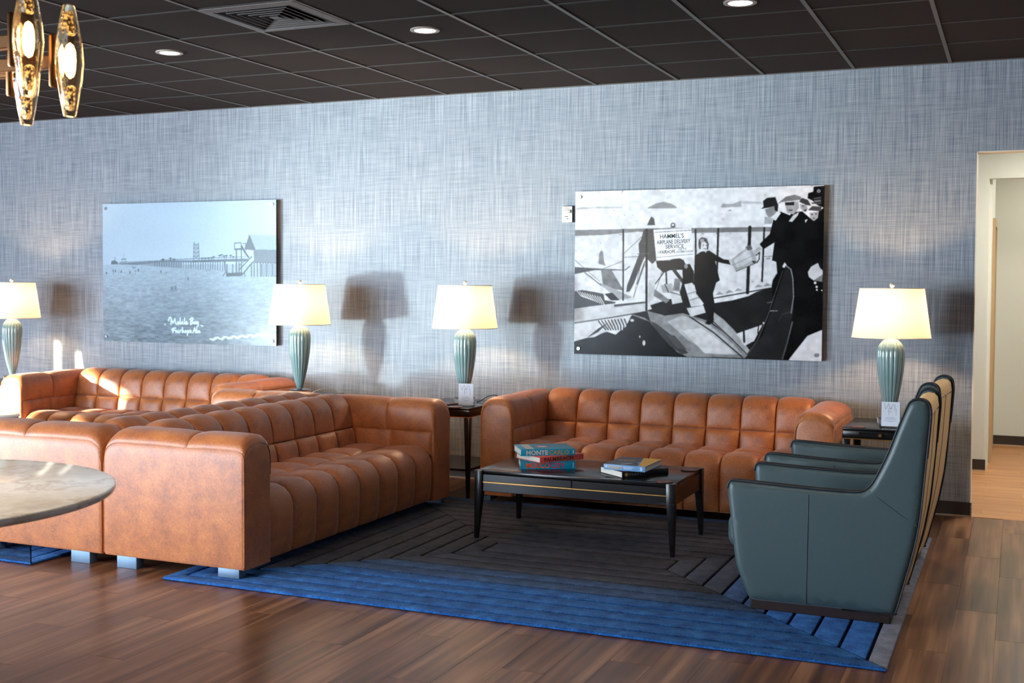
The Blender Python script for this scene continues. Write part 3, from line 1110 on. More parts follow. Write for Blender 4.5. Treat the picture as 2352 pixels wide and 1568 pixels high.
def make_chair():
    t = empty('armchair')
    th = 0.068
    pan = puffy('side_panel', sp, th, 0.030)
    pan.materials.append(M['teal'])
    # welt along both top edges of a side panel
    edge = [p for p in sp]
    pipe_in = tube_mesh('piping', [(p.x, th - 0.012, p.y) for p in sp[:72]], 0.0042, 6)
    pipe_out = tube_mesh('piping', [(p.x, 0.012, p.y) for p in sp[:100]], 0.0042, 6)
    for me in (pipe_in, pipe_out):
        me.materials.append(M['piping'])
    for s in (0, 1):
        o = link('side_panel', pan, None, t, (0, s * (CW - th), 0))
        link('piping', pipe_in, None, o)
        link('piping', pipe_out, None, o)
        ys = -0.0006 if s == 0 else th + 0.0006
        link('seam', tube_mesh('seam', [(0.372, ys, 0.052), (0.374, ys, 0.30), (0.376, ys, 0.552), (0.376, ys + (0.012 if s == 0 else -0.012), 0.574)], 0.0022, 6), M['seam'], o)
        link('seam', tube_mesh('seam', [(0.640, ys + (0.004 if s == 0 else -0.004), 0.590), (0.70, ys, 0.548), (0.78, ys, 0.492), (0.842, ys + (0.004 if s == 0 else -0.004), 0.452)], 0.0016, 6), M['seam'], o)
    # seat cushion, front rail, back cushion, rear panel
    box('front_rail', (0.12, th - 0.01, 0.05), (0.70, CW - th + 0.01, 0.26), M['teal'], t, 0.02, 3)
    box('seat_cushion', (-0.012, th - 0.004, 0.262), (0.66, CW - th + 0.004, 0.43), M['teal'], t, 0.055, 6)
    def slab(name, prof, mat, bev):
        bm = bmesh.new()
        a = [bm.verts.new((p[0], th - 0.006, p[1])) for p in prof]
        b = [bm.verts.new((p[0], CW - th + 0.006, p[1])) for p in prof]
        bm.faces.new(a)
        bm.faces.new(b[::-1])
        for i in range(len(prof)):
            j = (i + 1) % len(prof)
            bm.faces.new((a[i], b[i], b[j], a[j]))
        return link(name, bm_mesh(name, bm, angle=50), mat, t)
    slab('back_cushion', [(0.60, 0.40), (0.64, 0.52), (0.70, 0.68), (0.745, 0.80), (0.782, 0.91), (0.800, 0.955), (0.815, 0.955), (0.80, 0.40)], M['teal'], 0.01)
    tan = slab('rear_panel', [(0.800, 0.962), (0.812, 0.982), (0.836, 0.992), (0.862, 0.988), (0.878, 0.972), (0.884, 0.930), (0.870, 0.690), (0.850, 0.481), (0.824, 0.330), (0.797, 0.215), (0.770, 0.105), (0.754, 0.055), (0.720, 0.055), (0.76, 0.300), (0.79, 0.60)], M['tan'], 0.01)
    link('seam', tube_mesh('seam', [(0.884, th + 0.0, 0.925), (0.8845, CW / 2, 0.927), (0.884, CW - th, 0.925)], 0.002, 6), M['door'], tan)
    link('seam', tube_mesh('seam', [(0.8842, CW / 2, 0.925), (0.8705, CW / 2, 0.690), (0.8505, CW / 2, 0.481), (0.8245, CW / 2, 0.330), (0.7975, CW / 2, 0.215), (0.7705, CW / 2, 0.105)], 0.002, 6), M['door'], tan)
    box('plinth', (0.115, 0.03, 0.0), (0.735, CW - 0.03, 0.052), M['plinth'], t, 0.003, 1)
    return t
chair1 = make_chair()
chair1.location = (4.088, -2.935, RZ)
chair1.rotation_euler = (0, 0, math.radians(-0.6))
tag(chair1, 'nearest dark teal leather armchair with tan back, at the corner of the blue rug', 'armchair', 'teal leather armchairs')
chair2 = copy_tree(chair1)
chair2.location = (4.072, -1.965, RZ)
chair2.rotation_euler = (0, 0, math.radians(-3.6))
tag(chair2, 'second teal leather armchair, behind the nearest one and closer to the wall', 'armchair', 'teal leather armchairs')
PIER_ART=[
 ('p',.4,[(.0486,.5602),(.0533,.585),(.0727,.5912),(.0906,.5759),(.0944,.5604)]),
 ('l',.45,.00305,[(.0749,.6136),(.0746,.5866)]),
 ('p',.45,[(.1022,.5775),(.1484,.5822),(.1496,.5761),(.1022,.5728)]),
 ('p',.5,[(.1133,.6006),(.1422,.6037),(.1421,.5945),(.1133,.5921)]),
 ('l',.5,.00244,[(.1165,.5929),(.1164,.5775)]),
 ('l',.5,.00244,[(.1383,.593),(.1381,.5791)]),
 ('l',.55,.00183,[(.1271,.6445),(.1268,.6022)]),
 ('p',.46,[(.097,.5697),(.2247,.5779),(.3502,.5875),(.5347,.5896),(.8442,.6008),(.8442,.5817),(.5346,.5746),(.3501,.5738),(.2118,.5564),(.0969,.5605)]),
 ('l',.42,.00305,[(.3502,.589),(.5347,.6001),(.8326,.6125)]),
 ('l',.48,.00244,[(.1548,.5776),(.4122,.5915)]),
 ('p',.56,[(.2118,.558),(.3501,.5738),(.4736,.5743),(.4734,.5314),(.3188,.5448)]),
 ('l',.4,.00366,[(.3127,.5767),(.3125,.5493)]),
 ('l',.4,.00366,[(.3271,.5768),(.3269,.5481)]),
 ('l',.4,.00366,[(.3414,.5768),(.3412,.5469)]),
 ('l',.4,.00366,[(.3557,.5769),(.3556,.5456)]),
 ('l',.4,.00366,[(.37,.5769),(.3699,.5444)]),
 ('l',.4,.00366,[(.3843,.577),(.3841,.5432)]),
 ('l',.4,.00366,[(.3985,.5771),(.3984,.542)]),
 ('l',.4,.00366,[(.4128,.5771),(.4126,.5408)]),
 ('l',.4,.00366,[(.4269,.5772),(.4267,.5395)]),
 ('l',.4,.00366,[(.4411,.5772),(.4409,.5383)]),
 ('l',.4,.00366,[(.4552,.5773),(.455,.5371)]),
 ('l',.4,.00366,[(.4693,.5773),(.4691,.5359)]),
 ('l',.4,.00366,[(.4834,.5774),(.4832,.5347)]),
 ('l',.4,.00366,[(.4975,.5774),(.4973,.5335)]),
 ('l',.4,.00366,[(.5115,.5775),(.5113,.5323)]),
 ('l',.4,.00488,[(.5255,.5775),(.5253,.5311)]),
 ('l',.4,.00488,[(.5395,.5776),(.5393,.5299)]),
 ('l',.4,.00488,[(.5535,.5776),(.5533,.5287)]),
 ('l',.4,.00488,[(.5674,.5777),(.5672,.5275)]),
 ('l',.4,.00488,[(.5813,.5778),(.5811,.5263)]),
 ('l',.4,.00488,[(.5952,.5778),(.595,.5251)]),
 ('l',.4,.00488,[(.609,.5779),(.6088,.524)]),
 ('l',.4,.00488,[(.6228,.5779),(.6227,.5228)]),
 ('l',.4,.00488,[(.6366,.578),(.6365,.5216)]),
 ('l',.4,.00488,[(.6504,.578),(.6502,.5204)]),
 ('l',.4,.00488,[(.6642,.5781),(.664,.5192)]),
 ('l',.4,.00488,[(.6779,.5781),(.6777,.5181)]),
 ('l',.4,.00488,[(.6916,.5782),(.6914,.5169)]),
 ('l',.4,.00488,[(.7053,.5782),(.7051,.5157)]),
 ('l',.4,.00488,[(.7189,.5783),(.7188,.5145)]),
 ('p',.36,[(.5347,.5866),(.8442,.5964),(.8442,.5802),(.5346,.5761)]),
 ('p',.3,[(.6337,.6018),(.6379,.6092),(.6487,.61),(.6529,.6026)]),
 ('l',.34,.00305,[(.6433,.6048),(.6433,.5854)]),
 ('p',.3,[(.6157,.6003),(.6199,.6077),(.6308,.6085),(.6349,.601)]),
 ('l',.34,.00305,[(.6253,.6033),(.6253,.5839)]),
 ('p',.3,[(.6457,.6093),(.6499,.6167),(.6607,.6175),(.6649,.61)]),
 ('l',.34,.00305,[(.6553,.6122),(.6553,.5929)]),
 ('p',.3,[(.6786,.6182),(.6828,.6256),(.6935,.6264),(.6977,.619)]),
 ('l',.34,.00305,[(.6882,.6212),(.6881,.6019)]),
 ('p',.3,[(.6905,.6227),(.6947,.6301),(.7054,.6308),(.7096,.6234)]),
 ('l',.34,.00305,[(.7001,.6257),(.7,.6064)]),
 ('p',.3,[(.7054,.6138),(.7095,.6212),(.7202,.622),(.7244,.6146)]),
 ('l',.34,.00305,[(.7149,.6168),(.7148,.5975)]),
 ('p',.3,[(.7161,.6168),(.7202,.6242),(.7309,.6249),(.735,.6175)]),
 ('l',.34,.00305,[(.7256,.6198),(.7255,.6005)]),
 ('p',.3,[(.7409,.6183),(.7451,.6257),(.7557,.6264),(.7598,.6191)]),
 ('l',.34,.00305,[(.7504,.6213),(.7503,.6021)]),
 ('p',.3,[(.7557,.6094),(.7598,.6168),(.7704,.6176),(.7745,.6102)]),
 ('l',.34,.00305,[(.7651,.6124),(.7651,.5932)]),
 ('p',.3,[(.5977,.5987),(.6019,.6062),(.6127,.607),(.6169,.5995)]),
 ('l',.34,.00305,[(.6073,.6017),(.6072,.5823)]),
 ('p',.3,[(.5796,.5987),(.5838,.6062),(.5947,.6069),(.5989,.5995)]),
 ('l',.34,.00305,[(.5892,.6017),(.5892,.5823)]),
 ('p',.3,[(.3962,.5997),(.4006,.6073),(.4117,.6081),(.416,.6005)]),
 ('l',.34,.00305,[(.4061,.6028),(.406,.5831)]),
 ('p',.3,[(.3527,.592),(.3571,.5996),(.3683,.6004),(.3726,.5929)]),
 ('l',.34,.00305,[(.3627,.5951),(.3626,.5754)]),
 ('p',.3,[(.4178,.5922),(.4221,.5998),(.4332,.6006),(.4375,.593)]),
 ('l',.34,.00305,[(.4277,.5953),(.4276,.5757)]),
 ('l',.4,.00366,[(.5431,.7078),(.5396,.5941)]),
 ('l',.4,.00366,[(.5685,.7077),(.5729,.5942)]),
 ('l',.42,.00366,[(.5449,.7168),(.5449,.7003)]),
 ('l',.42,.00305,[(.5424,.7004),(.5703,.7002)]),
 ('l',.42,.00305,[(.5423,.6742),(.5702,.6741)]),
 ('l',.42,.00305,[(.5422,.6443),(.5701,.6442)]),
 ('l',.42,.00305,[(.5421,.6181),(.57,.6181)]),
 ('l',.45,.00244,[(.5424,.7004),(.5714,.6741)]),
 ('l',.45,.00244,[(.5697,.7002),(.5405,.6742)]),
 ('l',.45,.00244,[(.5423,.6742),(.5713,.6442)]),
 ('l',.45,.00244,[(.5696,.6741),(.5404,.6443)]),
 ('l',.45,.00244,[(.5422,.6443),(.5712,.6181)]),
 ('l',.45,.00244,[(.5695,.6442),(.5403,.6181)]),
 ('l',.45,.00244,[(.5421,.6181),(.5711,.5957)]),
 ('l',.45,.00244,[(.5694,.6181),(.5402,.5956)]),
 ('p',.34,[(.8532,.762),(.8861,.6609),(.8792,.6551),(.8268,.6639)]),
 ('p',.62,[(.8532,.7635),(1.0,.7564),(1.0,.66),(.8873,.6624)]),
 ('p',.4,[(.8763,.6609),(1.0,.66),(1.0,.5721),(.8803,.573)]),
 ('l',.3,.00305,[(.8532,.7635),(.8861,.6609)]),
 ('l',.3,.00366,[(.8803,.5716),(1.0,.5706)]),
 ('l',.36,.00732,[(.8651,.5671),(.8662,.4776)]),
 ('l',.36,.00732,[(.8802,.5672),(.8813,.4777)]),
 ('l',.36,.00732,[(.8976,.5673),(.8987,.4779)]),
 ('l',.36,.00732,[(.9138,.5673),(.9149,.4781)]),
 ('l',.36,.00732,[(.93,.5674),(.9311,.4783)]),
 ('l',.36,.00732,[(.9427,.5675),(.9438,.4784)]),
 ('l',.36,.00732,[(.957,.5675),(.9582,.4785)]),
 ('l',.36,.00732,[(.9714,.5676),(.9725,.4787)]),
 ('l',.36,.00732,[(.9874,.5677),(.9886,.4789)]),
 ('l',.36,.00732,[(.9971,.5677),(.9983,.479)]),
 ('p',.5,[(.9138,.56),(1.0,.5619),(1.0,.4804),(.9138,.4795)]),
 ('l',.34,.0061,[(.9196,.5601),(.9195,.4796)]),
 ('l',.34,.0061,[(.9484,.5602),(.9484,.4799)]),
 ('l',.34,.0061,[(.98,.5604),(.98,.4802)]),
 ('l',.32,.00427,[(.7724,.7068),(.8082,.7095),(.8093,.6684),(.7723,.6655),(.7724,.7068)]),
 ('p',.3,[(.7711,.6662),(.8181,.6735),(.818,.661),(.7711,.6581)]),
 ('l',.3,.00671,[(.7829,.6625),(.7825,.4966)]),
 ('l',.3,.0061,[(.8104,.6625),(.8102,.5042)]),
 ('l',.28,.00854,[(.8122,.6845),(.8314,.6404),(.8501,.6074)]),
 ('l',.3,.00366,[(.8181,.7029),(.8327,.7065),(.8356,.6551)]),
 ('l',.3,.00549,[(.7961,.5211),(.8675,.6126)]),
 ('l',.28,.0061,[(.8148,.4895),(.8762,.5804)]),
 ('l',.32,.00366,[(.7973,.5521),(.8442,.5964)]),
 ('p',.27,[(.7252,.4983),(.8148,.505),(.8148,.4785),(.7264,.4753)]),
 ('l',.28,.00549,[(.7295,.5591),(.7293,.4776)]),
 ('l',.28,.00488,[(.7621,.5592),(.7619,.5001)]),
 ('l',.28,.00488,[(.7974,.5742),(.7972,.4783)]),
 ('l',.3,.00366,[(.7056,.4773),(.7265,.5109)]),
 ('l',.3,.00488,[(.7148,.5812),(.7206,.5183)]),
 ('l',.3,.00488,[(.8266,.5081),(.8294,.4786)]),
 ('e',.42,.0208,.4973,.0041,.0104),
 ('e',.42,.063,.5131,.0036,.0093),
 ('e',.42,.0642,.4938,.0027,.0069),
 ('e',.42,.0759,.5109,.0041,.0104),
 ('e',.42,.1126,.5081,.0036,.0093),
 ('e',.42,.1657,.5024,.0044,.0115),
 ('e',.42,.1812,.5394,.0027,.0069),
 ('e',.42,.1895,.5364,.0026,.0069),
 ('e',.42,.1977,.538,.0023,.0057),
 ('e',.42,.2154,.5197,.0044,.0115),
 ('e',.42,.1987,.4935,.0022,.0057),
 ('e',.42,.2345,.5382,.0018,.0046),
 ('e',.42,.3497,.5078,.004,.0102),
 ('e',.42,.382,.5012,.0026,.0068),
 ('e',.42,.5086,.4602,.0047,.0124),
 ('e',.42,.4148,.3871,.0065,.0171),
 ('e',.42,.4358,.3913,.0061,.0159),
 ('e',.42,.6142,.5152,.0025,.0067),
 ('e',.42,.6298,.5168,.0021,.0056),
 ('e',.42,.1988,.5119,.0027,.0069),
 ('p',.5,[(.4018,.3793),(.4481,.3839),(.4468,.3688),(.4079,.3666)]),
 ('e',.86,.6385,.0363,.0108,.0053),
 ('e',.86,.6511,.0313,.0108,.0076),
 ('e',.86,.6637,.0414,.0108,.0089),
 ('e',.86,.6763,.0477,.0108,.0059),
 ('e',.86,.6889,.0398,.0108,.006),
 ('e',.86,.7014,.0394,.0108,.0088),
 ('e',.86,.714,.0512,.0107,.0075),
 ('e',.86,.7265,.0523,.0107,.0053),
 ('e',.86,.739,.0441,.0107,.0076),
 ('e',.86,.7515,.0489,.0106,.0087),
 ('e',.86,.7639,.0597,.0107,.0058),
 ('e',.86,.7763,.0559,.0107,.006),
 ('e',.86,.7887,.0499,.0107,.0088),
 ('e',.86,.8011,.059,.0106,.0073),
 ('e',.86,.8135,.0664,.0106,.0052),
 ('e',.86,.8259,.0592,.0105,.0076),
 ('e',.86,.8382,.0574,.0105,.0086),
 ('e',.86,.8505,.0688,.0105,.0058),
 ('e',.86,.8628,.0714,.0105,.006),
 ('e',.86,.875,.063,.0105,.0088),
 ('e',.86,.8873,.0663,.0105,.0073),
 ('e',.86,.8995,.0775,.0105,.0052),
 ('e',.86,.9117,.0751,.0104,.0076),
 ('e',.86,.9239,.0682,.0104,.0086),
 ('e',.86,.936,.0761,.0105,.0057),
 ('e',.86,.9482,.0846,.0104,.0061),
 ('e',.8,.9134,.0753,.0093,.0044),
 ('e',.8,.977,.1173,.0046,.0037),
 ('e',.8,.9285,.0718,.0093,.0044),
 ('e',.8,.9816,.116,.0046,.0037),
 ('e',.8,.9436,.0797,.0092,.0045),
 ('e',.8,.9862,.1147,.0046,.0037),
 ('e',.8,.9586,.0782,.0092,.0044),
 ('e',.8,.9908,.1134,.0046,.0037),
 ('e',.8,.9736,.0732,.0092,.0044),
 ('e',.8,.9954,.1121,.0046,.0037),
 ('e',.8,.9885,.0805,.0092,.0044),
 ('e',.8,1.0,.1108,.0046,.0037),
 ('l',.93,.0061,[(.3925,.1578),(.3976,.1778),(.4051,.1841),(.41,.1736),(.4073,.1308)]),
 ('l',.93,.0061,[(.41,.1705),(.4197,.1404),(.431,.1742),(.4333,.1439),(.4395,.1334)]),
 ('e',.93,.4494,.1429,.0018,.0022),
 ('l',.93,.0061,[(.4494,.152),(.4444,.1427),(.4481,.1337),(.4543,.14),(.4507,.1505)]),
 ('l',.93,.0061,[(.4619,.1782),(.4592,.1356),(.4678,.1374),(.4679,.1495),(.4605,.1463)]),
 ('l',.93,.0061,[(.4753,.1543),(.474,.1376),(.4789,.1378)]),
 ('e',.93,.4766,.1665,.0024,.003),
 ('l',.93,.0061,[(.4877,.1789),(.485,.138),(.4912,.1382)]),
 ('l',.93,.0061,[(.4949,.1443),(.5023,.1506),(.4986,.1566),(.4937,.1473),(.4973,.1353),(.5059,.1401)]),
 ('l',.93,.0061,[(.5244,.18),(.5218,.1346)]),
 ('l',.93,.0061,[(.517,.1708),(.5318,.1833),(.5378,.1714),(.5268,.159),(.5401,.1473),(.523,.1347)]),
 ('l',.93,.0061,[(.5499,.1537),(.5426,.1489),(.5438,.1384),(.5511,.1446),(.5511,.1552),(.5547,.1387)]),
 ('l',.93,.0061,[(.5584,.1554),(.5608,.1404),(.5669,.1542),(.5668,.1286),(.5583,.1207)]),
 ('l',.93,.0061,[(.5826,.1291),(.5923,.1249)]),
 ('e',.93,.3725,.1312,.0043,.0046),
 ('l',.93,.0061,[(.4108,.0944),(.422,.1054),(.4356,.1074)]),
 ('l',.93,.0061,[(.4232,.104),(.4181,.0733)]),
 ('l',.93,.0061,[(.417,.0885),(.4306,.092)]),
 ('l',.93,.0061,[(.4417,.0909),(.4355,.0861),(.4367,.0755),(.4441,.0834),(.4466,.0744)]),
 ('l',.93,.0061,[(.4528,.0913),(.4527,.0746)]),
 ('e',.93,.4541,.1005,.0019,.0023),
 ('l',.93,.0061,[(.4601,.0749),(.4614,.0901),(.4689,.0934)]),
 ('l',.93,.0061,[(.4751,.1118),(.4737,.0753),(.4799,.0908),(.4835,.0757)]),
 ('l',.93,.0061,[(.4922,.0927),(.4885,.0835),(.4933,.0761),(.4983,.0853),(.4922,.0927)]),
 ('l',.93,.0061,[(.5045,.0931),(.5031,.0582),(.5057,.0917),(.513,.0904),(.5117,.0783),(.5044,.0765)]),
 ('l',.93,.0061,[(.5179,.0845),(.5252,.0893),(.5204,.0952),(.5179,.0815),(.5264,.0773)]),
 ('l',.93,.0061,[(.535,.0761),(.5461,.1128),(.5508,.0767)]),
 ('l',.93,.0061,[(.5375,.0898),(.5509,.0918)]),
 ('l',.93,.0061,[(.5583,.1117),(.5569,.0784),(.5618,.0786)]),
 ('l',.93,.0061,[(.5715,.0925),(.5655,.0878),(.5678,.0788),(.5728,.0911),(.5763,.0776)]),
]
SEAPLANE_ART=[
 ('p',.7,[(.0046,.9025),(.1019,.9055),(.2029,.8999),(.203,.8931),(.1019,.8948),(.0047,.8887)]),
 ('p',.55,[(.3086,.8928),(.3437,.9178),(.3745,.9264),(.4052,.9135),(.4283,.8934),(.4258,.8861),(.3102,.8875)]),
 ('p',.6,[(.6062,.8892),(.611,.9065),(.6504,.9038),(.6845,.9229),(.6872,.8866),(.6063,.8848)]),
 ('p',.74,[(.6869,.9207),(.7668,.9128),(.7669,.8998),(.687,.9062)]),
 ('p',.46,[(-.0004,.7643),(.3083,.7684),(.8065,.7669),(.8068,.7417),(.4901,.7378),(.2667,.7497),(.1132,.7314),(-.0003,.7281)]),
 ('p',.1,[(-.0002,.0756),(.056,.1007),(.0939,.1212),(.1423,.1403),(.1798,.1238),(.2273,.1901),(.2481,.2515),(.3317,.2834),(.5808,.3248),(.7523,.3929),(.8098,.4224),(1.003,.4379),(1.0033,-.0056),(.0,-.0101)]),
 ('p',.78,[(-.0005,.1922),(.1044,.214),(.2482,.2439),(.2246,.2091),(.2273,.1825),(.2063,.1514),(.185,.1623),(.1637,.1463),(.1316,.1377),(.0885,.1056),(.0342,.0961),(-.0002,.0756)]),
 ('p',.16,[(.056,.1007),(.1046,.1393),(.1421,.1918),(.1046,.1601)]),
 ('l',.15,.00453,[(.1044,.2063),(.1207,.1759),(.1369,.1533)]),
 ('l',.15,.00453,[(.1184,.2082),(.1341,.1763),(.1476,.1536)]),
 ('l',.15,.00453,[(.1324,.21),(.1475,.1766),(.1583,.1539)]),
 ('l',.15,.00453,[(.1463,.2119),(.1609,.1769),(.169,.1541)]),
 ('l',.15,.00453,[(.1602,.2138),(.1742,.1773),(.1797,.1544)]),
 ('l',.15,.00453,[(.1741,.2156),(.1876,.1776),(.1903,.1547)]),
 ('l',.15,.00453,[(.1879,.2174),(.2008,.178),(.2009,.155)]),
 ('l',.15,.00453,[(.2017,.2193),(.2141,.1783),(.2116,.1553)]),
 ('l',.15,.00453,[(.2155,.2211),(.2273,.1787),(.2222,.1556)]),
 ('p',.2,[(-.0005,.3861),(.0333,.3941),(.0876,.3831),(.1253,.3719),(.1308,.3336),(.1949,.3192),(.0879,.2984),(-.0002,.2792)]),
 ('l',.85,.00353,[(.0115,.3878),(.028,.3593),(.0416,.3518)]),
 ('l',.85,.00353,[(.0225,.384),(.0389,.3548),(.0514,.3465)]),
 ('l',.85,.00353,[(.0334,.3802),(.0498,.3503),(.0612,.3412)]),
 ('l',.85,.00353,[(.0443,.3765),(.0606,.3458),(.071,.3359)]),
 ('l',.85,.00353,[(.0551,.3727),(.0715,.3413),(.0807,.3307)]),
 ('l',.85,.00353,[(.066,.369),(.0823,.3368),(.0905,.3254)]),
 ('l',.85,.00353,[(.0768,.3653),(.0932,.3324),(.1002,.3201)]),
 ('l',.85,.00353,[(.0877,.3615),(.104,.3279),(.1099,.3149)]),
 ('l',.85,.00353,[(.0985,.3578),(.1147,.3234),(.1196,.3097)]),
 ('l',.85,.00353,[(.1092,.3541),(.1255,.319),(.1293,.3045)]),
 ('p',.74,[(-.0008,.2776),(.0879,.2961),(.3002,.3268),(.3109,.274),(.1687,.2346),(-.0005,.1906)]),
 ('l',.25,.00453,[(-.0005,.1899),(.1527,.2266),(.3005,.2662)]),
 ('p',.82,[(.171,.3112),(.1842,.3298),(.3001,.3465),(.3028,.3299),(.179,.3075)]),
 ('p',.25,[(.171,.3074),(.3028,.3283),(.3028,.3193),(.1727,.2929)]),
 ('p',.5,[(.2429,.2476),(.3109,.2732),(.3836,.2467),(.4553,.2632),(.5566,.2206),(.6469,.1268),(.7239,.0337),(.7094,.0052),(.4774,.0016),(.4364,.0285),(.3793,.1109),(.3217,.2076)]),
 ('p',.66,[(.3942,.2093),(.4554,.2482),(.5567,.2058),(.6571,.0902),(.697,.0253),(.5831,.0208),(.4818,.0992)]),
 ('p',.76,[(.456,.1583),(.5318,.1754),(.6325,.0746),(.6675,.0242),(.548,.0269)]),
 ('p',.24,[(.3216,.2152),(.3529,.1932),(.4204,.1198),(.4823,.0243),(.4569,.0158),(.4053,.0665),(.3636,.1331)]),
 ('p',.12,[(.2481,.2515),(.3109,.2717),(.3243,.2077),(.3007,.2299)]),
 ('p',.3,[(.3895,.1339),(.4255,.1274),(.4771,.0428),(.4362,.0526)]),
 ('p',.62,[(.5787,.2745),(.6213,.2295),(.6663,.1642),(.7286,.0471),(.7142,.0223),(.6569,.1123),(.5792,.2063)]),
 ('l',.12,.00453,[(.4859,.2414),(.5822,.1508),(.6971,.0106)]),
 ('l',.15,.00353,[(.5817,.2138),(.6569,.1123),(.7166,.0261)]),
 ('p',.8,[(.6724,.146),(.7056,.1653),(.7734,.2023),(.7548,.1082),(.7355,.1002),(.7064,.0757)]),
 ('l',.1,.00705,[(.7017,.1652),(.7042,.0992)]),
 ('l',.1,.00403,[(.7589,.1961),(.7569,.1521)]),
 ('p',.85,[(.8761,-.0002),(.8945,.0621),(.9269,.1283),(.964,.169),(1.0036,.1823),(1.0043,-.0056)]),
 ('e',.75,.2989,.078,.0063,.0167),
 ('e',.7,.2814,.1154,.0031,.0076),
 ('e',.7,.2483,.2135,.0084,.0091),
 ('p',.82,[(.583,.3692),(.7034,.418),(.8105,.4528),(.8108,.4188),(.7522,.4002),(.5832,.347)]),
 ('p',.84,[(.5832,.3456),(.7523,.3943),(.7185,.367),(.655,.3406),(.5833,.3234)]),
 ('l',.12,.00403,[(.5831,.3529),(.8099,.4166)]),
 ('p',.55,[(.588,.37),(.6027,.3908),(.6226,.3777)]),
 ('p',.55,[(.6276,.3815),(.6422,.4022),(.662,.3891)]),
 ('p',.55,[(.662,.3928),(.6765,.4135),(.6962,.4004)]),
 ('p',.55,[(.7399,.4154),(.7543,.4359),(.7737,.4229)]),
 ('p',.55,[(.7737,.4229),(.788,.4433),(.8073,.4303)]),
 ('p',.22,[(-.0009,.5361),(.0871,.5282),(.2258,.5188),(.1834,.5158),(.0871,.5175),(-.0008,.4929)]),
 ('p',.45,[(.1031,.5558),(.1051,.617),(.1136,.6383),(.1222,.6283),(.1267,.5709),(.1343,.5442)]),
 ('p',.42,[(.114,.5213),(.1568,.5235),(.2105,.3956),(.1786,.3992),(.1224,.4332)]),
 ('p',.58,[(.1089,.4408),(.1412,.4218),(.2476,.3542),(.2266,.3425),(.1895,.3382),(.1144,.4255)]),
 ('l',.3,.00403,[(.0439,.5021),(.1144,.4255)]),
 ('l',.35,.00252,[(.114,.5174),(.1944,.4336)]),
 ('l',.2,.00302,[(.2152,.5173),(.2362,.54)]),
 ('p',.1,[(.1307,.372),(.1627,.3799),(.1948,.3345),(.1576,.334)]),
 ('p',.3,[(.3071,.7879),(.3158,.8177),(.3245,.8399),(.3349,.8277),(.3403,.7871)]),
 ('p',.24,[(.2927,.7597),(.3332,.7648),(.3466,.5772),(.3302,.5548),(.2988,.5986),(.2731,.5097),(.2536,.4339),(.2369,.3883),(.2222,.3843),(.2262,.4262),(.2752,.6154),(.2723,.6758),(.2836,.7057)]),
 ('l',.13,.00605,[(.2073,.7615),(.2092,.3362)]),
 ('l',.13,.00856,[(.3052,.7617),(.3077,.2792)]),
 ('l',.13,.00655,[(.5056,.7574),(.5077,.5984)]),
 ('l',.13,.00756,[(.5964,.7592),(.5926,.4726)]),
 ('l',.13,.01209,[(.7203,.7674),(.7144,.3867)]),
 ('l',.13,.00655,[(.7759,.7625),(.7701,.4541)]),
 ('l',.35,.00202,[(.2096,.5948),(.2727,.6003)]),
 ('l',.35,.00202,[(.2673,.6155),(.3195,.6187)]),
 ('l',.35,.00202,[(.2879,.6793),(.3035,.6791)]),
 ('l',.35,.00202,[(.7697,.5963),(.8177,.5995)]),
 ('l',.35,.00202,[(.0001,.5794),(.1089,.4485)]),
 ('l',.35,.00202,[(.2783,.5248),(.2529,.3504)]),
 ('l',.35,.00202,[(.299,.5549),(.2529,.3504)]),
 ('l',.35,.00202,[(.3818,.5545),(.3415,.3741)]),
 ('l',.35,.00202,[(.114,.5213),(.2044,.5705)]),
 ('l',.35,.00202,[(.2095,.616),(.298,.7355)]),
 ('p',.12,[(.3456,.5735),(.4022,.5769),(.4327,.5953),(.4593,.5765),(.4712,.5393),(.4536,.5207),(.4026,.517),(.377,.5021),(.351,.5359)]),
 ('l',.15,.00605,[(.3871,.5246),(.3902,.4346)]),
 ('l',.18,.0131,[(.4205,.517),(.4977,.372)]),
 ('l',.2,.00403,[(.377,.5021),(.3361,.4193)]),
 ('l',.2,.00353,[(.2989,.57),(.2682,.434)]),
 ('p',.1,[(.3237,.306),(.4036,.3448),(.5054,.346),(.5436,.2872),(.4553,.2617),(.3836,.2452),(.3343,.2744)]),
 ('p',.7,[(.3162,.4569),(.3452,.466),(.3376,.3439),(.3133,.3209)]),
 ('p',.62,[(.3671,.427),(.4133,.4408),(.4198,.3824),(.3751,.3835)]),
 ('p',.76,[(.4059,.386),(.4569,.3977),(.466,.3291),(.4141,.3134)]),
 ('p',.45,[(.3414,.4043),(.4037,.3388),(.3894,.3183),(.3375,.3628)]),
 ('p',.45,[(.4233,.4685),(.4463,.4648),(.4443,.3901),(.4161,.3974)]),
 ('l',.15,.00252,[(.4059,.386),(.4597,.3641)]),
 ('l',.1,.00302,[(.3825,.4346),(.3982,.386)]),
 ('p',.08,[(.4534,.5505),(.4838,.5541),(.5002,.5095),(.5029,.346),(.46,.3119),(.4443,.3864),(.4566,.4499)]),
 ('e',.5,.4687,.5408,.0081,.0148),
 ('p',.8,[(.4618,.4335),(.4946,.4441),(.5418,.3302),(.5384,.3094),(.4906,.2997)]),
 ('p',.78,[(.4729,.2919),(.5409,.3094),(.5503,.2665),(.5312,.2587),(.49,.24)]),
 ('l',.4,.00252,[(.4749,.3755),(.5101,.3907)]),
 ('l',.4,.00252,[(.4852,.3383),(.5255,.3574)]),
 ('e',.12,.5193,.3834,.009,.0104),
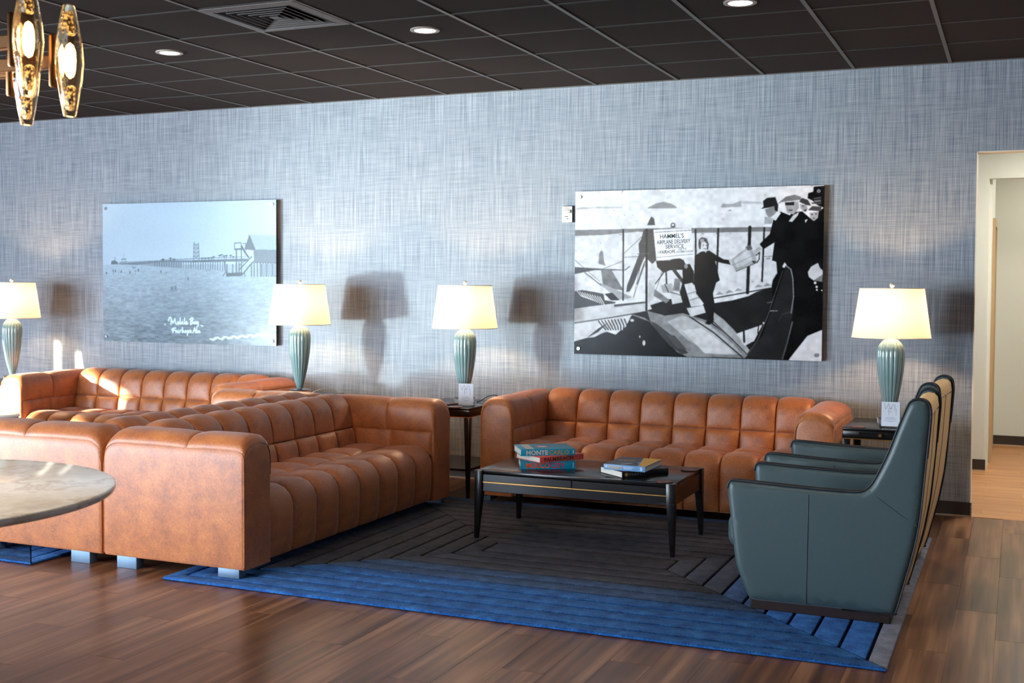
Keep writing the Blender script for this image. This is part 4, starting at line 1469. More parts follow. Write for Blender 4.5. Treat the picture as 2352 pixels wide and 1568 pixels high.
 ('p',.07,[(.5036,.6022),(.5286,.6263),(.5611,.6334),(.5886,.6066),(.6186,.5814),(.6492,.5753),(.6474,.5504),(.6138,.5594),(.5849,.572),(.6047,.4579),(.5909,.446),(.5779,.3802),(.5848,.3249),(.5807,.2137),(.5568,.202),(.5589,.2503),(.5484,.3095),(.5153,.3722),(.5012,.4427),(.503,.554)]),
 ('p',.06,[(.5477,.204),(.564,.2319),(.5825,.236),(.5817,.2123),(.5643,.1948)]),
 ('e',.78,.5434,.6601,.0135,.028),
 ('p',.28,[(.5172,.6723),(.519,.6981),(.5305,.7127),(.5505,.705),(.5593,.6717),(.5575,.6386),(.551,.6386),(.5523,.6718),(.5432,.6867),(.5282,.681),(.5275,.6426),(.5214,.6427)]),
 ('e',.6,.5321,.6927,.008,.0104),
 ('e',.25,.5373,.6646,.0025,.003),
 ('e',.25,.5493,.6645,.0025,.0029),
 ('l',.3,.00252,[(.5385,.6439),(.5495,.6445)]),
 ('p',.75,[(.6393,.5754),(.6531,.5797),(.6572,.5592),(.6444,.5534)]),
 ('p',.7,[(.5361,.6336),(.556,.6386),(.5487,.6202)]),
 ('p',.62,[(.6496,.5812),(.7207,.665),(.7307,.6402),(.7531,.5638),(.6684,.5094),(.6574,.5372)]),
 ('p',.74,[(.658,.5753),(.7161,.6404),(.7337,.5748),(.6731,.5313)]),
 ('p',.34,[(.7038,.6536),(.7246,.665),(.7316,.6402),(.7137,.6317)]),
 ('p',.2,[(.7288,.5748),(.7507,.5674),(.7363,.5559)]),
 ('l',.12,.00353,[(.7455,.6037),(.7589,.6218),(.7578,.5819),(.7507,.5638)]),
 ('l',.5,.00202,[(.6534,.546),(.7455,.611)]),
 ('l',.3,.00252,[(.6684,.5108),(.7517,.563)]),
 ('p',.05,[(.8099,.8107),(.8367,.8545),(.8734,.8319),(.8846,.7959),(.8744,.6385),(.8846,.5667),(.8293,.39),(.8069,.4224),(.8118,.4622),(.8282,.502),(.8237,.567),(.8074,.5743),(.816,.6789),(.7742,.6397),(.7585,.6689),(.7974,.726),(.8064,.7835)]),
 ('p',.04,[(.8678,.8214),(.8817,.8496),(.9193,.8534),(.9477,.8156),(.9996,.8722),(1.0022,.1808),(.9455,.1433),(.876,.0034),(.7237,.0484),(.7781,.2111),(.8106,.3427),(.8108,.4224),(.8468,.5525)]),
 ('p',.13,[(.7094,.0067),(.774,.138),(.8202,.3428),(.8611,.5416),(.885,.5236),(.893,.2933),(.87,.1337),(.8498,.0037)]),
 ('l',.34,.00605,[(.8881,.221),(.8703,.1047),(.8522,.006)]),
 ('l',.26,.00504,[(.8015,.2844),(.7548,.1082),(.7166,.0261)]),
 ('p',.11,[(.7614,.8726),(.7719,.8838),(.7697,.9178),(.7858,.9352),(.8168,.9383),(.8253,.9015),(.8292,.8935),(.7959,.8802)]),
 ('p',.52,[(.7778,.8692),(.8054,.8827),(.8221,.8894),(.8271,.8655),(.813,.8372),(.795,.8183),(.7829,.8403)]),
 ('p',.1,[(.8125,.8911),(.8282,.8906),(.8257,.8548),(.8152,.8623)]),
 ('p',.85,[(.81,.8086),(.8286,.8533),(.8391,.8473),(.8196,.8033)]),
 ('p',.62,[(.7772,.8274),(.8084,.818),(.804,.785),(.7752,.7842)]),
 ('p',.66,[(.7356,.6314),(.7586,.6558),(.7674,.6398),(.7464,.6168),(.7417,.5994)]),
 ('p',.44,[(.8244,.8979),(.8384,.9175),(.8572,.9397),(.8901,.9499),(.9137,.9362),(.9115,.9199),(.8763,.914),(.8433,.9102)]),
 ('p',.62,[(.8528,.9055),(.9036,.9138),(.9073,.8752),(.8875,.8373),(.8638,.8451),(.8569,.8754)]),
 ('p',.16,[(.8537,.9069),(.8882,.9086),(.8884,.8901),(.8553,.8897)]),
 ('e',.2,.8759,.8619,.0076,.0036),
 ('p',.8,[(.8681,.7977),(.8842,.8316),(.9076,.8524),(.9031,.8311),(.8823,.7945)]),
 ('p',.22,[(.907,.9094),(.9161,.9304),(.9396,.9189),(.9516,.8851),(.9329,.89)]),
 ('p',.58,[(.9094,.8965),(.9329,.8893),(.9402,.8656),(.9263,.8504),(.9125,.8722)]),
 ('e',.2,.9213,.884,.0042,.0035),
 ('e',.15,.9309,.8588,.0047,.0057),
 ('p',.26,[(.9403,.8599),(.9563,.8828),(.9898,.8782),(.9901,.8527)]),
 ('p',.62,[(.9465,.8469),(.9808,.8502),(.978,.8148),(.9628,.7968),(.9487,.8142)]),
 ('e',.2,.9559,.8353,.0037,.0036),
 ('e',.2,.9708,.8377,.0037,.0036),
 ('e',.25,.9627,.8138,.0041,.0029),
 ('p',.08,[(.9386,.9282),(.9406,.9565),(.9592,.9642),(.9607,.9925),(.9996,.9965),(.9996,.8722),(.9772,.8857),(.956,.9148)]),
 ('p',.42,[(.9605,.9274),(.9873,.9334),(.9896,.8938),(.9664,.8931)]),
 ('l',.1,.00504,[(.9583,.9182),(.9893,.9235)]),
 ('l',.1,.00403,[(.9562,.8992),(.9886,.9023)]),
 ('p',.78,[(.9431,.5077),(.9554,.5391),(.9808,.5604),(.988,.534),(.9994,.5162),(.9982,.4536),(.9656,.4591),(.9476,.4791)]),
 ('p',.45,[(.9656,.4591),(.9987,.4949),(.9982,.4521)]),
 ('e',.9,.9713,.4463,.0051,.0079),
 ('e',.9,.9772,.4235,.0046,.0071),
 ('e',.9,.9783,.4064,.0037,.0057),
 ('e',.9,.9969,.4036,.0028,.0043),
 ('p',.8,[(.846,.5381),(.8552,.5639),(.8639,.5488),(.8537,.5294)]),
 ('l',.62,.00353,[(.8635,.5416),(.8793,.5236),(.8874,.4732),(.8914,.3653),(.8828,.2715)]),
 ('l',.42,.00202,[(.8495,.5164),(.8198,.379),(.8015,.2917)]),
 ('l',.5,.00252,[(.7915,.3293),(.8106,.3354)]),
 ('l',.55,.00353,[(.8039,.283),(.8303,.2835)]),
 ('l',.28,.00202,[(.8356,.227),(.8496,.2636),(.878,.2786)]),
 ('e',.7,.7781,.2111,.0039,.0073),
 ('p',.8,[(.9291,.8055),(.9408,.8087),(.9317,.7862)]),
 ('p',.9,[(.3332,.7596),(.4884,.7674),(.5007,.5948),(.3477,.5757)]),
 ('l',.35,.00202,[(.3384,.7438),(.4875,.7549)]),
 ('l',.45,.00202,[(.3481,.5937),(.4985,.6133)]),
 ('l',.15,.00252,[(.4036,.773),(.424,.774)]),
 ('l',.15,.00302,[(.4218,.7867),(.4208,.7815),(.4178,.7778),(.4138,.7765),(.4097,.778),(.4066,.7819),(.4055,.7871),(.4066,.7923),(.4095,.796),(.4136,.7973),(.4177,.7958),(.4207,.792),(.4218,.7868)]),
]
SEAPLANE_TEXT=[("HAMMEL'S", (0.3613, 0.7194), (0.4583, 0.7236), 0.0171), ('AIRPLANE DELIVERY', (0.3481, 0.6837), (0.4849, 0.692), 0.0161), ('SERVICE', (0.3843, 0.6577), (0.4588, 0.6612), 0.0151), ('TO', (0.3515, 0.6237), (0.3618, 0.6243), 0.0071), ('FAIRHOPE', (0.3629, 0.6251), (0.4244, 0.6289), 0.0131), ('AND THE', (0.4355, 0.6414), (0.47, 0.6448), 0.0065), ('EASTERN SHORE', (0.4305, 0.6259), (0.4964, 0.6311), 0.0081)]

# ------------------------------------------------------------------ coffee tables
def make_coffee_table(w, d, h):
    t = empty('coffee_table')
    BW = M['black_wood']
    L = 0.052
    for x in (L / 2, w - L / 2):
        for y in (L / 2, d - L / 2):
            sx = 1 if x > w / 2 else -1
            sy = 1 if y > d / 2 else -1
            bm = bmesh.new()
            lv = [(0.0, 0.024), (0.30, 0.050), (h, 0.052)]
            rings = []
            for z, s in lv:
                ox, oy = sx * (L - s) / 2, sy * (L - s) / 2
                rings.append([bm.verts.new((x + ox + a * s / 2, y + oy + b * s / 2, z)) for a, b in ((-1, -1), (1, -1), (1, 1), (-1, 1))])
            bm.faces.new(rings[0][::-1])
            bm.faces.new(rings[-1])
            for r in range(2):
                for i in range(4):
                    j = (i + 1) % 4
                    bm.faces.new((rings[r][i], rings[r][j], rings[r + 1][j], rings[r + 1][i]))
            bmesh.ops.bevel(bm, geom=bm.edges[:], offset=0.004, segments=2, profile=0.5, affect='EDGES')
            link('leg', bm_mesh('leg', bm, angle=40), BW, t)
    bm = bmesh.new()
    add_box(bm, (0.010, L, h - 0.020), (w - 0.010, d - L, h), 0.003)
    add_box(bm, (L, 0.010, h - 0.020), (w - L, L + 0.006, h), 0.003)
    add_box(bm, (L, d - L - 0.006, h - 0.020), (w - L, d - 0.010, h), 0.003)
    link('top', bm_mesh('top', bm, angle=40), BW, t)
    for y0, y1 in ((0.010, 0.028), (d - 0.028, d - 0.010)):
        front = y0 < 0.1
        for x0, x1 in ((L - 0.002, w / 2 - 0.0012), (w / 2 + 0.0012, w - L + 0.002)):
            o = box('drawer_front', (x0, y0, h - 0.066), (x1, y1, h - 0.022), BW, t, 0.002, 1)
            box('brass_strip', (x0, y0 - 0.001 if front else y0, h - 0.0725), (x1, y1 if front else y1 + 0.001, h - 0.0665), M['brass'], o)
        box('rail', (L - 0.002, y0 + 0.002, h - 0.124), (w - L + 0.002, y1 - 0.002, h - 0.073), BW, t, 0.002, 1)
    for x0, x1 in ((0.010, 0.028), (w - 0.028, w - 0.010)):
        box('side_apron', (x0, L - 0.002, h - 0.124), (x1, d - L + 0.002, h - 0.022), BW, t, 0.002, 1)
    return t
CTW, CTD, CTH = 1.21, 0.672, 0.404
ct1 = make_coffee_table(CTW, CTD, CTH)
ct1.location = (2.398, -2.052, RZ)
tag(ct1, 'black wood coffee table with brass line holding two stacks of books', 'coffee table', 'black coffee tables on the blue rugs')
ct2 = copy_tree(ct1)
ct2.location = (-2.10, -1.98, RZ)
tag(ct2, 'black wood coffee table at the far left, hidden behind the back-to-back sofas', 'coffee table', 'black coffee tables on the blue rugs')
TZ = RZ + CTH + 0.0005

# ------------------------------------------------------------------ side tables
STW, STD, STH = 0.49, 0.62, 0.645
def make_side_table():
    t = empty('side_table')
    BW = M['black_wood']
    top = box('top', (0, 0, STH - 0.012), (STW, STD, STH), BW, t, 0.004, 2)
    box('case', (0.0, 0.0, STH - 0.062), (STW, STD, STH - 0.013), BW, t, 0.006, 2)
    link('brass_trim', boxes_mesh('brass_trim', [((-0.002, -0.002, STH - 0.067), (STW + 0.002, STD + 0.002, STH - 0.0615))]), M['brass'], t)
    dr = box('drawer', (0.10, -0.004, STH - 0.052), (STW - 0.03, 0.004, STH - 0.022), BW, t, 0.002, 1)
    k = link('knob', lathe_mesh('knob', [(0.004, 0.0), (0.004, 0.008), (0.010, 0.012), (0.011, 0.018), (0.007, 0.022)], 20), M['brass'], dr, (0.225, -0.002, STH - 0.037), (PI / 2, 0, 0))
    for sx, x in ((1, 0.024), (-1, STW - 0.024)):
        for sy, y in ((1, 0.024), (-1, STD - 0.024)):
            tapered_leg('leg', x, y, 0.0, STH - 0.066, 0.044, 0.022, BW, t, -sx * 0.006, -sy * 0.006)
    box('shelf', (0.014, 0.014, 0.200), (STW - 0.014, STD - 0.014, 0.214), BW, t, 0.003, 1)
    return t

# ------------------------------------------------------------------ lamps
urn_prof = []
for s, r in ((0, 0.020), (0.04, 0.026), (0.10, 0.034), (0.18, 0.044), (0.30, 0.057), (0.42, 0.067), (0.54, 0.0755), (0.66, 0.081), (0.76, 0.0835), (0.82, 0.0830), (0.87, 0.079), (0.91, 0.071), (0.945, 0.058), (0.97, 0.045), (0.985, 0.034), (1.0, 0.026)):
    urn_prof.append((r, 0.042 + 0.50 * s))
LAMP_H = 0.875
def make_lamp():
    t = empty('table_lamp')
    link('base', lathe_mesh('base', [(0.074, 0.0), (0.076, 0.002), (0.076, 0.038), (0.074, 0.040)], 48), M['acrylic'], t)
    link('body', lathe_mesh('body', urn_prof, 144, ribs=18, rib_amp=0.075, rib_fn=lambda v: 1.0), M['urn'], t)
    link('collar', lathe_mesh('collar', [(0.016, 0.036), (0.020, 0.040), (0.020, 0.046)], 24), M['steel_cap'], t)
    link('stem', lathe_mesh('stem', [(0.010, 0.54), (0.010, 0.60), (0.016, 0.605), (0.016, 0.66), (0.004, 0.665), (0.004, 0.858)], 20), M['brass'], t)
    zb, zt, rb, rt = 0.545, 0.855, 0.240, 0.196
    sh = link('shade', lathe_mesh('shade', [(rb, zb), (rb - (rb - rt) * 0.5, (zb + zt) / 2), (rt, zt)], 72, cap=False), M['shade'], t)
    for r, z in ((rb, zb), (rt, zt)):
        link('shade_rim', tube_mesh('shade_rim', [(r * math.cos(a), r * math.sin(a), z) for a in np.linspace(0, 2 * PI, 64, endpoint=False)], 0.0025, 6, True), M['shade_rim'], sh)
    spk = bmesh.new()
    for a in (0.3, 0.3 + 2 * PI / 3, 0.3 + 4 * PI / 3):
        ret = bmesh.ops.create_cone(spk, cap_ends=True, segments=6, radius1=0.002, radius2=0.002, depth=rt,
                                    matrix=Matrix.Rotation(a, 4, 'Z') @ Matrix.Translation((rt / 2, 0, zt - 0.004)) @ Matrix.Rotation(PI / 2, 4, 'Y'))
    link('spider', bm_mesh('spider', spk), M['brass'], sh)
    bulb = link('bulb', lathe_mesh('bulb', [(0.010, 0.66), (0.014, 0.675), (0.026, 0.70), (0.030, 0.722), (0.026, 0.745), (0.012, 0.757)], 20), M['bulb'], t)
    link('finial', lathe_mesh('finial', [(0.004, 0.855), (0.005, 0.860), (0.014, 0.866), (0.0165, 0.875), (0.014, 0.884), (0.006, 0.890)], 24), M['finial'], t)
    return t
M['bulb'] = mat_bulb()

def lamp_light(t):
    d = bpy.data.lights.new('bulb_light', 'POINT')
    d.energy, d.color, d.shadow_soft_size = LAMP_W, (1.0, 0.64, 0.36), 0.035
    o = bpy.data.objects.new('bulb_light', d)
    C.objects.link(o)
    o.parent = t
    o.location = (0, 0, 0.70)
LAMP_W = 27.0

tables = [
    (-3.02, 'black side table at the left edge, left of the sunlit sofa'),
    (-0.045, 'black side table right of the far-left sofa, mostly hidden by sofa tops'),
    (1.330, 'black side table with lower shelf between the foreground sofa and the wall sofa'),
    (4.340, 'black side table with brass knob right of the wall sofa, behind the armchairs')]
lamps = [
    'table lamp cut by the left edge of the photo, standing left of the sunlit sofa',
    'table lamp in front of the right edge of the pier photograph',
    'table lamp between the two photographs, behind the Wi-Fi card in the middle',
    'table lamp at the right, above the armchairs near the hallway']
st0 = lp0 = None
lamp_pos = []
for i, (tx, lab) in enumerate(tables):
    st = make_side_table() if st0 is None else copy_tree(st0)
    st0 = st0 or st
    st.location = (tx, -0.872, 0)
    tag(st, lab, 'side table', 'black side tables along the wall')
for i, lab in enumerate(lamps):
    lp = make_lamp() if lp0 is None else copy_tree(lp0)
    lp0 = lp0 or lp
    lx = (-2.772, 0.188, 1.606, 4.583)[i]
    lp.location = (lx, -0.50, STH)
    lp.rotation_euler = (0, 0, i * 0.7)
    tag(lp, lab, 'lamp', 'fluted teal glass table lamps')
    lamp_pos.append(lx)
for o in [o for o in C.objects if o.name.startswith('table_lamp')]:
    lamp_light(o)

# lamp cords on the table tops
def cord(name, pts, r, mat, label):
    o = link(name, tube_mesh(name, catmull(pts, 8), r, 6), mat)
    tag(o, label, 'cord')
    return o
z = STH + 0.003
cord('lamp_cord', [(0.272, -0.49, z + 0.002), (0.31, -0.48, z + 0.022), (0.36, -0.42, z + 0.04), (0.40, -0.36, z + 0.03), (0.42, -0.31, z)], 0.003, M['cord_white'], 'pale cord looping from the lamp before the pier photograph')
cord('lamp_cord', [(1.692, -0.47, z), (1.715, -0.45, z + 0.01), (1.75, -0.38, z + 0.04), (1.79, -0.33, z + 0.04), (1.81, -0.30, z + 0.01)], 0.003, M['cord_black'], 'black cord looping from the lamp in the middle')
cord('lamp_cord', [(4.60, -0.238, 0.645), (4.602, -0.20, 0.45), (4.61, -0.15, 0.30), (4.60, -0.10, 0.02)], 0.004, M['cord_black'], 'black cord hanging behind the right-hand side table')

# ------------------------------------------------------------------ Wi-Fi cards
def stroke(bm, a, b, w, y):
    a, b = Vector((a[0], 0, a[1])), Vector((b[0], 0, b[1]))
    d = (b - a).normalized()
    n = Vector((-d.z, 0, d.x)) * w / 2
    vs = [bm.verts.new((p.x, y, p.z)) for p in (a - n, b - n, b + n, a + n)]
    bm.faces.new(vs)

def make_card():
    """white card in an acrylic holder; faces -y."""
    t = empty('wifi_card')
    w, h = 0.108, 0.150
    box('holder_foot', (-0.062, -0.030, 0.0), (0.062, 0.030, 0.006), M['acrylic'], t, 0.001, 1)
    box('holder_plate', (-0.058, 0.001, 0.006), (0.058, 0.004, 0.168), M['acrylic'], t)
    card = box('card', (-w / 2, -0.002, 0.010), (w / 2, 0.0, 0.010 + h), M['paper'], t)
    bm = bmesh.new()
    yy = -0.0026
    z0 = 0.010
    s = 0.0016
    W = [((-0.040, z0 + 0.142), (-0.028, z0 + 0.104)), ((-0.028, z0 + 0.104), (-0.012, z0 + 0.140)), ((-0.012, z0 + 0.140), (0.000, z0 + 0.102)), ((0.000, z0 + 0.102), (0.016, z0 + 0.140))]
    for a, b in W:
        stroke(bm, a, b, s, yy)
    stroke(bm, (0.024, z0 + 0.136), (0.024, z0 + 0.100), s, yy)
    stroke(bm, (-0.010, z0 + 0.112), (-0.010, z0 + 0.070), s, yy)
    stroke(bm, (-0.010, z0 + 0.112), (0.012, z0 + 0.112), s, yy)
    stroke(bm, (-0.010, z0 + 0.090), (0.008, z0 + 0.090), s, yy)
    stroke(bm, (0.032, z0 + 0.112), (0.032, z0 + 0.068), s, yy)
    link('lettering', bm_mesh('lettering', bm), M['ink'], card)
    bm = bmesh.new()
    for zz, hw in ((0.056, 0.020), (0.050, 0.030), (0.044, 0.036), (0.034, 0.034), (0.028, 0.016)):
        stroke(bm, (-hw, z0 + zz), (hw, z0 + zz), 0.0012, yy)
    link('small_print', bm_mesh('small_print', bm), M['ink'], card)
    return t
wf1 = make_card()
wf1.location = (1.730, -0.74, STH)
wf1.rotation_euler = (0, 0, math.radians(12))
tag(wf1, 'white Wi-Fi card in clear holder in front of the middle lamp', 'card', 'Wi-Fi cards on the side tables')
wf2 = copy_tree(wf1)
wf2.location = (4.612, -0.76, STH)
wf2.rotation_euler = (0, 0, math.radians(4))
tag(wf2, 'white Wi-Fi card in clear holder under the right-hand lamp, beside the armchair tops', 'card', 'Wi-Fi cards on the side tables')

# ------------------------------------------------------------------ coasters
co_me = lathe_mesh('coaster', [(0.046, 0.0), (0.049, 0.001), (0.049, 0.004), (0.046, 0.005)], 40)
co_me.materials.append(M['coaster'])
for x, y, zz, lab in ((3.530, -1.990, TZ, 'round brown coaster at the front right corner of the coffee table'),
                      (3.552, -1.520, TZ, 'round brown coaster at the back right corner of the coffee table'),
                      (1.700, -0.845, STH, 'round dark coaster in front of the middle Wi-Fi card'),
                      (4.425, -0.80, STH, 'round brown coaster on the right-hand side table')):
    o = link('coaster', co_me, None, None, (x, y, zz))
    tag(o, lab, 'coaster', 'round leather coasters')
o = box('leather_folder', (-0.07, -0.10, 0.0), (0.07, 0.10, 0.010), M['coaster'], None, 0.003, 2)
o.location = (1.545, -0.72, STH)
o.rotation_euler = (0, 0, math.radians(-20))
tag(o, 'flat brown leather folder beside the middle Wi-Fi card', 'folder')

# ------------------------------------------------------------------ books
def make_book(w, d, th, cover, corner, ang, zb, label, spine=None, group='books on the coffee table', extra=None):
    """origin at the lower left spine corner; spine along +x, pages towards +y."""
    t = empty('book', (corner[0], corner[1], zb), ang)
    c = 0.003
    cov = link('cover', boxes_mesh('cover', [((0, 0, 0), (w, d, c)), ((0, 0, th - c), (w, d, th)), ((0, 0, c), (w, c, th - c))], 0.0006), cover, t)
    box('pages', (0.004, c, c), (w - 0.004, d - 0.005, th - c), M['pages'], t)
    if spine:
        for body, x0, wd, z0, sz, mat, bold in spine:
            lettering(body, sz, mat, cov, (x0, -0.0004, z0), (PI / 2, 0, 0), bold, wd)
    if extra:
        extra(t, cov)
    tag(t, label, 'book', group)
    return t
def flat(name, r, g, b, rough=0.4):
    return principled(name, srgb(r, g, b), rough, noise=(40, 0.05, 2))
teal_c = flat('teal_cloth_cover', 0, 128, 162)
teal2 = flat('turquoise_cover', 20, 146, 180)
coral = flat('coral_cover', 228, 92, 84)
skyb = flat('sky_blue_cover', 108, 160, 208)
navy = flat('navy_black_cover', 14, 16, 26)
orange_i, red_i, cream_i = flat('orange_title', 232, 84, 36), flat('scarlet_title', 206, 26, 44), flat('cream_title', 216, 204, 196)
gold_i, maroon_i, black_i, yellow_i = flat('gold_title', 172, 140, 84), flat('maroon_title', 106, 18, 24), flat('black_title', 34, 34, 34), flat('mustard_cover', 232, 172, 30)
white_i, slate_i, pale_i = flat('white_title', 224, 226, 230), flat('slate_cover', 66, 68, 82), flat('pale_blue_print', 190, 214, 238)

def on_top(quad, mat, z, par, name='print'):
    link(name, mesh_from(name, [(x, y, z) for x, y in quad], [tuple(range(len(quad)))]), mat, par)

def monte_top(t, cov):
    on_top([(0.035, 0.02), (0.085, 0.02), (0.085, 0.22), (0.035, 0.22)], cream_i, 0.0384, cov)
    on_top([(0.15 + 0.045 * math.cos(a), 0.12 + 0.04 * math.sin(a)) for a in np.linspace(0, 2 * PI, 20, endpoint=False)], coral, 0.0384, cov)
    on_top([(0.15 + 0.03 * math.cos(a), 0.115 + 0.025 * math.sin(a)) for a in np.linspace(0, 2 * PI, 20, endpoint=False)], white_i, 0.0386, cov)
    box('emblem', (0.316, -0.0008, 0.008), (0.319, -0.0001, 0.030), white_i, cov)
def mexico_x(t, cov):
    box('emblem', (0.312, -0.0008, 0.008), (0.3145, -0.0001, 0.036), white_i, cov)
    box('emblem', (0.020, -0.0008, 0.006), (0.0215, -0.0001, 0.038), gold_i, cov)
def palm_x(t, cov):
    box('emblem', (0.312, -0.0008, 0.006), (0.315, -0.0001, 0.026), maroon_i, cov)
make_book(0.326, 0.25, 0.0435, teal_c, (2.633, -1.910), math.radians(25.7), TZ, 'teal book MEXICO CITY at the bottom of the left stack',
          [('MEXICO', 0.033, 0.142, 0.007, 0.041, orange_i, 0.0012), ('CITY', 0.182, 0.082, 0.007, 0.041, red_i, 0.0012)], extra=mexico_x)
make_book(0.322, 0.25, 0.0330, coral, (2.758, -1.912), math.radians(57), TZ + 0.0435, 'coral red book PALM BEACH in the middle of the left stack',
          [('PALM', 0.030, 0.088, 0.006, 0.030, maroon_i, 0.0008), ('BEACH', 0.124, 0.120, 0.006, 0.030, black_i, 0.0004)], extra=palm_x)
make_book(0.328, 0.24, 0.0380, teal2, (2.634, -1.905), math.radians(33), TZ + 0.0765, 'turquoise book MONTE CARLO on top of the left stack',
          [('MONTE', 0.032, 0.132, 0.006, 0.036, cream_i, 0.0010), ('CARLO', 0.170, 0.122, 0.006, 0.036, gold_i, 0.0010)], extra=monte_top)
def flight_black(t, cov):
    disc = [(0.028 + 0.011 * math.cos(a), 0.0185 + 0.011 * math.sin(a)) for a in np.linspace(0, 2 * PI, 18, endpoint=False)]
    link('emblem', mesh_from('emblem', [(x, -0.0006, z) for x, z in disc], [tuple(range(18))]), gold_i, cov)
    for x in (0.046, 0.150):
        box('emblem', (x, -0.0008, 0.008), (x + 0.001, -0.0001, 0.029), ink_g, cov)
ink_g = flat('dull_silver_title', 120, 118, 122)
make_book(0.320, 0.233, 0.0365, navy, (3.281, -1.972), math.radians(51.2), TZ, 'black book titled FLIGHT at the bottom of the right stack',
          [('FLIGHT', 0.054, 0.090, 0.010, 0.022, ink_g, 0.0)], extra=flight_black)
def flight_top(t, cov):
    th = 0.032
    on_top([(0.002, 0.001), (0.200, 0.001), (0.135, 0.315), (0.002, 0.315)], slate_i, th + 0.0003, cov)
    on_top([(0.208, 0.0), (0.247, 0.0), (0.247, 0.317), (0.137, 0.317)], yellow_i, th + 0.0003, cov)
    on_top([(0.06, 0.05), (0.17, 0.09), (0.165, 0.11), (0.05, 0.075)], ink_g, th + 0.0006, cov)
    on_top([(0.03, 0.16), (0.13, 0.19), (0.125, 0.21), (0.03, 0.19)], gold_i, th + 0.0006, cov)
    on_top([(0.10, 0.02), (0.19, 0.12), (0.175, 0.13), (0.09, 0.03)], pale_i, th + 0.0006, cov)
    link('emblem', mesh_from('emblem', [(0.016 + 0.006 * math.cos(a), -0.0006, 0.019 + 0.006 * math.sin(a)) for a in np.linspace(0, 2 * PI, 16, endpoint=False)], [tuple(range(16))]), white_i, cov)
    box('emblem', (0.212, -0.0008, 0.003), (0.2135, -0.0001, 0.029), pale_i, cov)
    box('emblem', (0.218, -0.0008, 0.006), (0.230, -0.0001, 0.026), pale_i, cov)
    for k in range(3):
        box('small_print', (0.118, -0.0008, 0.008 + k * 0.006), (0.165 + k * 0.006, -0.0001, 0.0105 + k * 0.006), pale_i, cov)
make_book(0.247, 0.318, 0.0320, skyb, (3.157, -1.930), math.radians(-1.5), TZ + 0.0365, 'blue and yellow book FLIGHT on top of the right stack',
          [('FLIGHT', 0.028, 0.084, 0.006, 0.027, yellow_i, 0.0)], extra=flight_top)
def left_x(t, cov):
    for k in range(7):
        box('small_print', (0.165 + k * 0.017, -0.0008, 0.012), (0.177 + k * 0.017, -0.0001, 0.021), pale_i, cov)
    box('emblem', (0.298, -0.0008, 0.010), (0.303, -0.0001, 0.024), pale_i, cov)
make_book(0.330, 0.25, 0.036, navy, (-2.035, -1.625), math.radians(46), TZ, 'navy book lying at the left edge, in front of the sunlit sofa', extra=left_x, group='books by the left edge')
make_book(0.300, 0.24, 0.016, cream_i, (-2.02, -1.585), math.radians(48), TZ + 0.036, 'cream book on top of the navy book at the left edge', group='books by the left edge')

# ------------------------------------------------------------------ wall photographs
def raster(art, nx, ny, base):
    """paint flat print tones on an nx x ny grid; base(u, v) gives the ground tone."""
    u = (np.arange(nx) + 0.5) / nx
    v = (np.arange(ny) + 0.5) / ny
    U, V = np.meshgrid(u, v)
    img = base(U, V)
    asp = nx / ny
    for a in art:
        if a[0] == 'p':
            pts = a[2]
            xs = [p[0] for p in pts]
            ys = [p[1] for p in pts]
        elif a[0] == 'l':
            pts = a[3]
            xs = [p[0] for p in pts]
            ys = [p[1] for p in pts]
            pad = a[2]
            xs = [min(xs) - pad, max(xs) + pad]
            ys = [min(ys) - pad * asp, max(ys) + pad * asp]
        else:
            xs = [a[2] - a[4], a[2] + a[4]]
            ys = [a[3] - a[5], a[3] + a[5]]
        i0, i1 = max(0, int(min(xs) * nx) - 1), min(nx, int(max(xs) * nx) + 2)
        j0, j1 = max(0, int(min(ys) * ny) - 1), min(ny, int(max(ys) * ny) + 2)
        if i0 >= i1 or j0 >= j1:
            continue
        cov = np.zeros((j1 - j0, i1 - i0))
        for du in (-0.25, 0.25):
            for dv in (-0.25, 0.25):
                uu = U[j0:j1, i0:i1] + du / nx
                vv = V[j0:j1, i0:i1] + dv / ny
                if a[0] == 'p':
                    ins = np.zeros(uu.shape, bool)
                    n = len(pts)
                    for q in range(n):
                        x1, y1 = pts[q]
                        x2, y2 = pts[(q + 1) % n]
                        if y1 == y2:
                            continue
                        cond = (y1 > vv) != (y2 > vv)
                        ins ^= cond & (uu < (x2 - x1) * (vv - y1) / (y2 - y1) + x1)
                elif a[0] == 'l':
                    ins = np.zeros(uu.shape, bool)
                    for q in range(len(pts) - 1):
                        ax, ay = pts[q][0], pts[q][1] / asp
                        bx, by = pts[q + 1][0], pts[q + 1][1] / asp
                        dx, dy = bx - ax, by - ay
                        L2 = dx * dx + dy * dy + 1e-12
                        tt = np.clip(((uu - ax) * dx + (vv / asp - ay) * dy) / L2, 0, 1)
                        ins |= (uu - ax - tt * dx) ** 2 + (vv / asp - ay - tt * dy) ** 2 < (a[2] / 2) ** 2
                else:
                    ins = ((uu - a[2]) / a[4]) ** 2 + ((vv - a[3]) / a[5]) ** 2 < 1
                cov += ins
        cov /= 4
        img[j0:j1, i0:i1] = img[j0:j1, i0:i1] * (1 - cov) + a[1] * cov
    return img

def soften(img):
    p = np.pad(img, 1, mode='edge')
    k = (p[:-2, 1:-1] + p[2:, 1:-1] + p[1:-1, :-2] + p[1:-1, 2:]) * 0.16 + p[1:-1, 1:-1] * 0.36
    return k

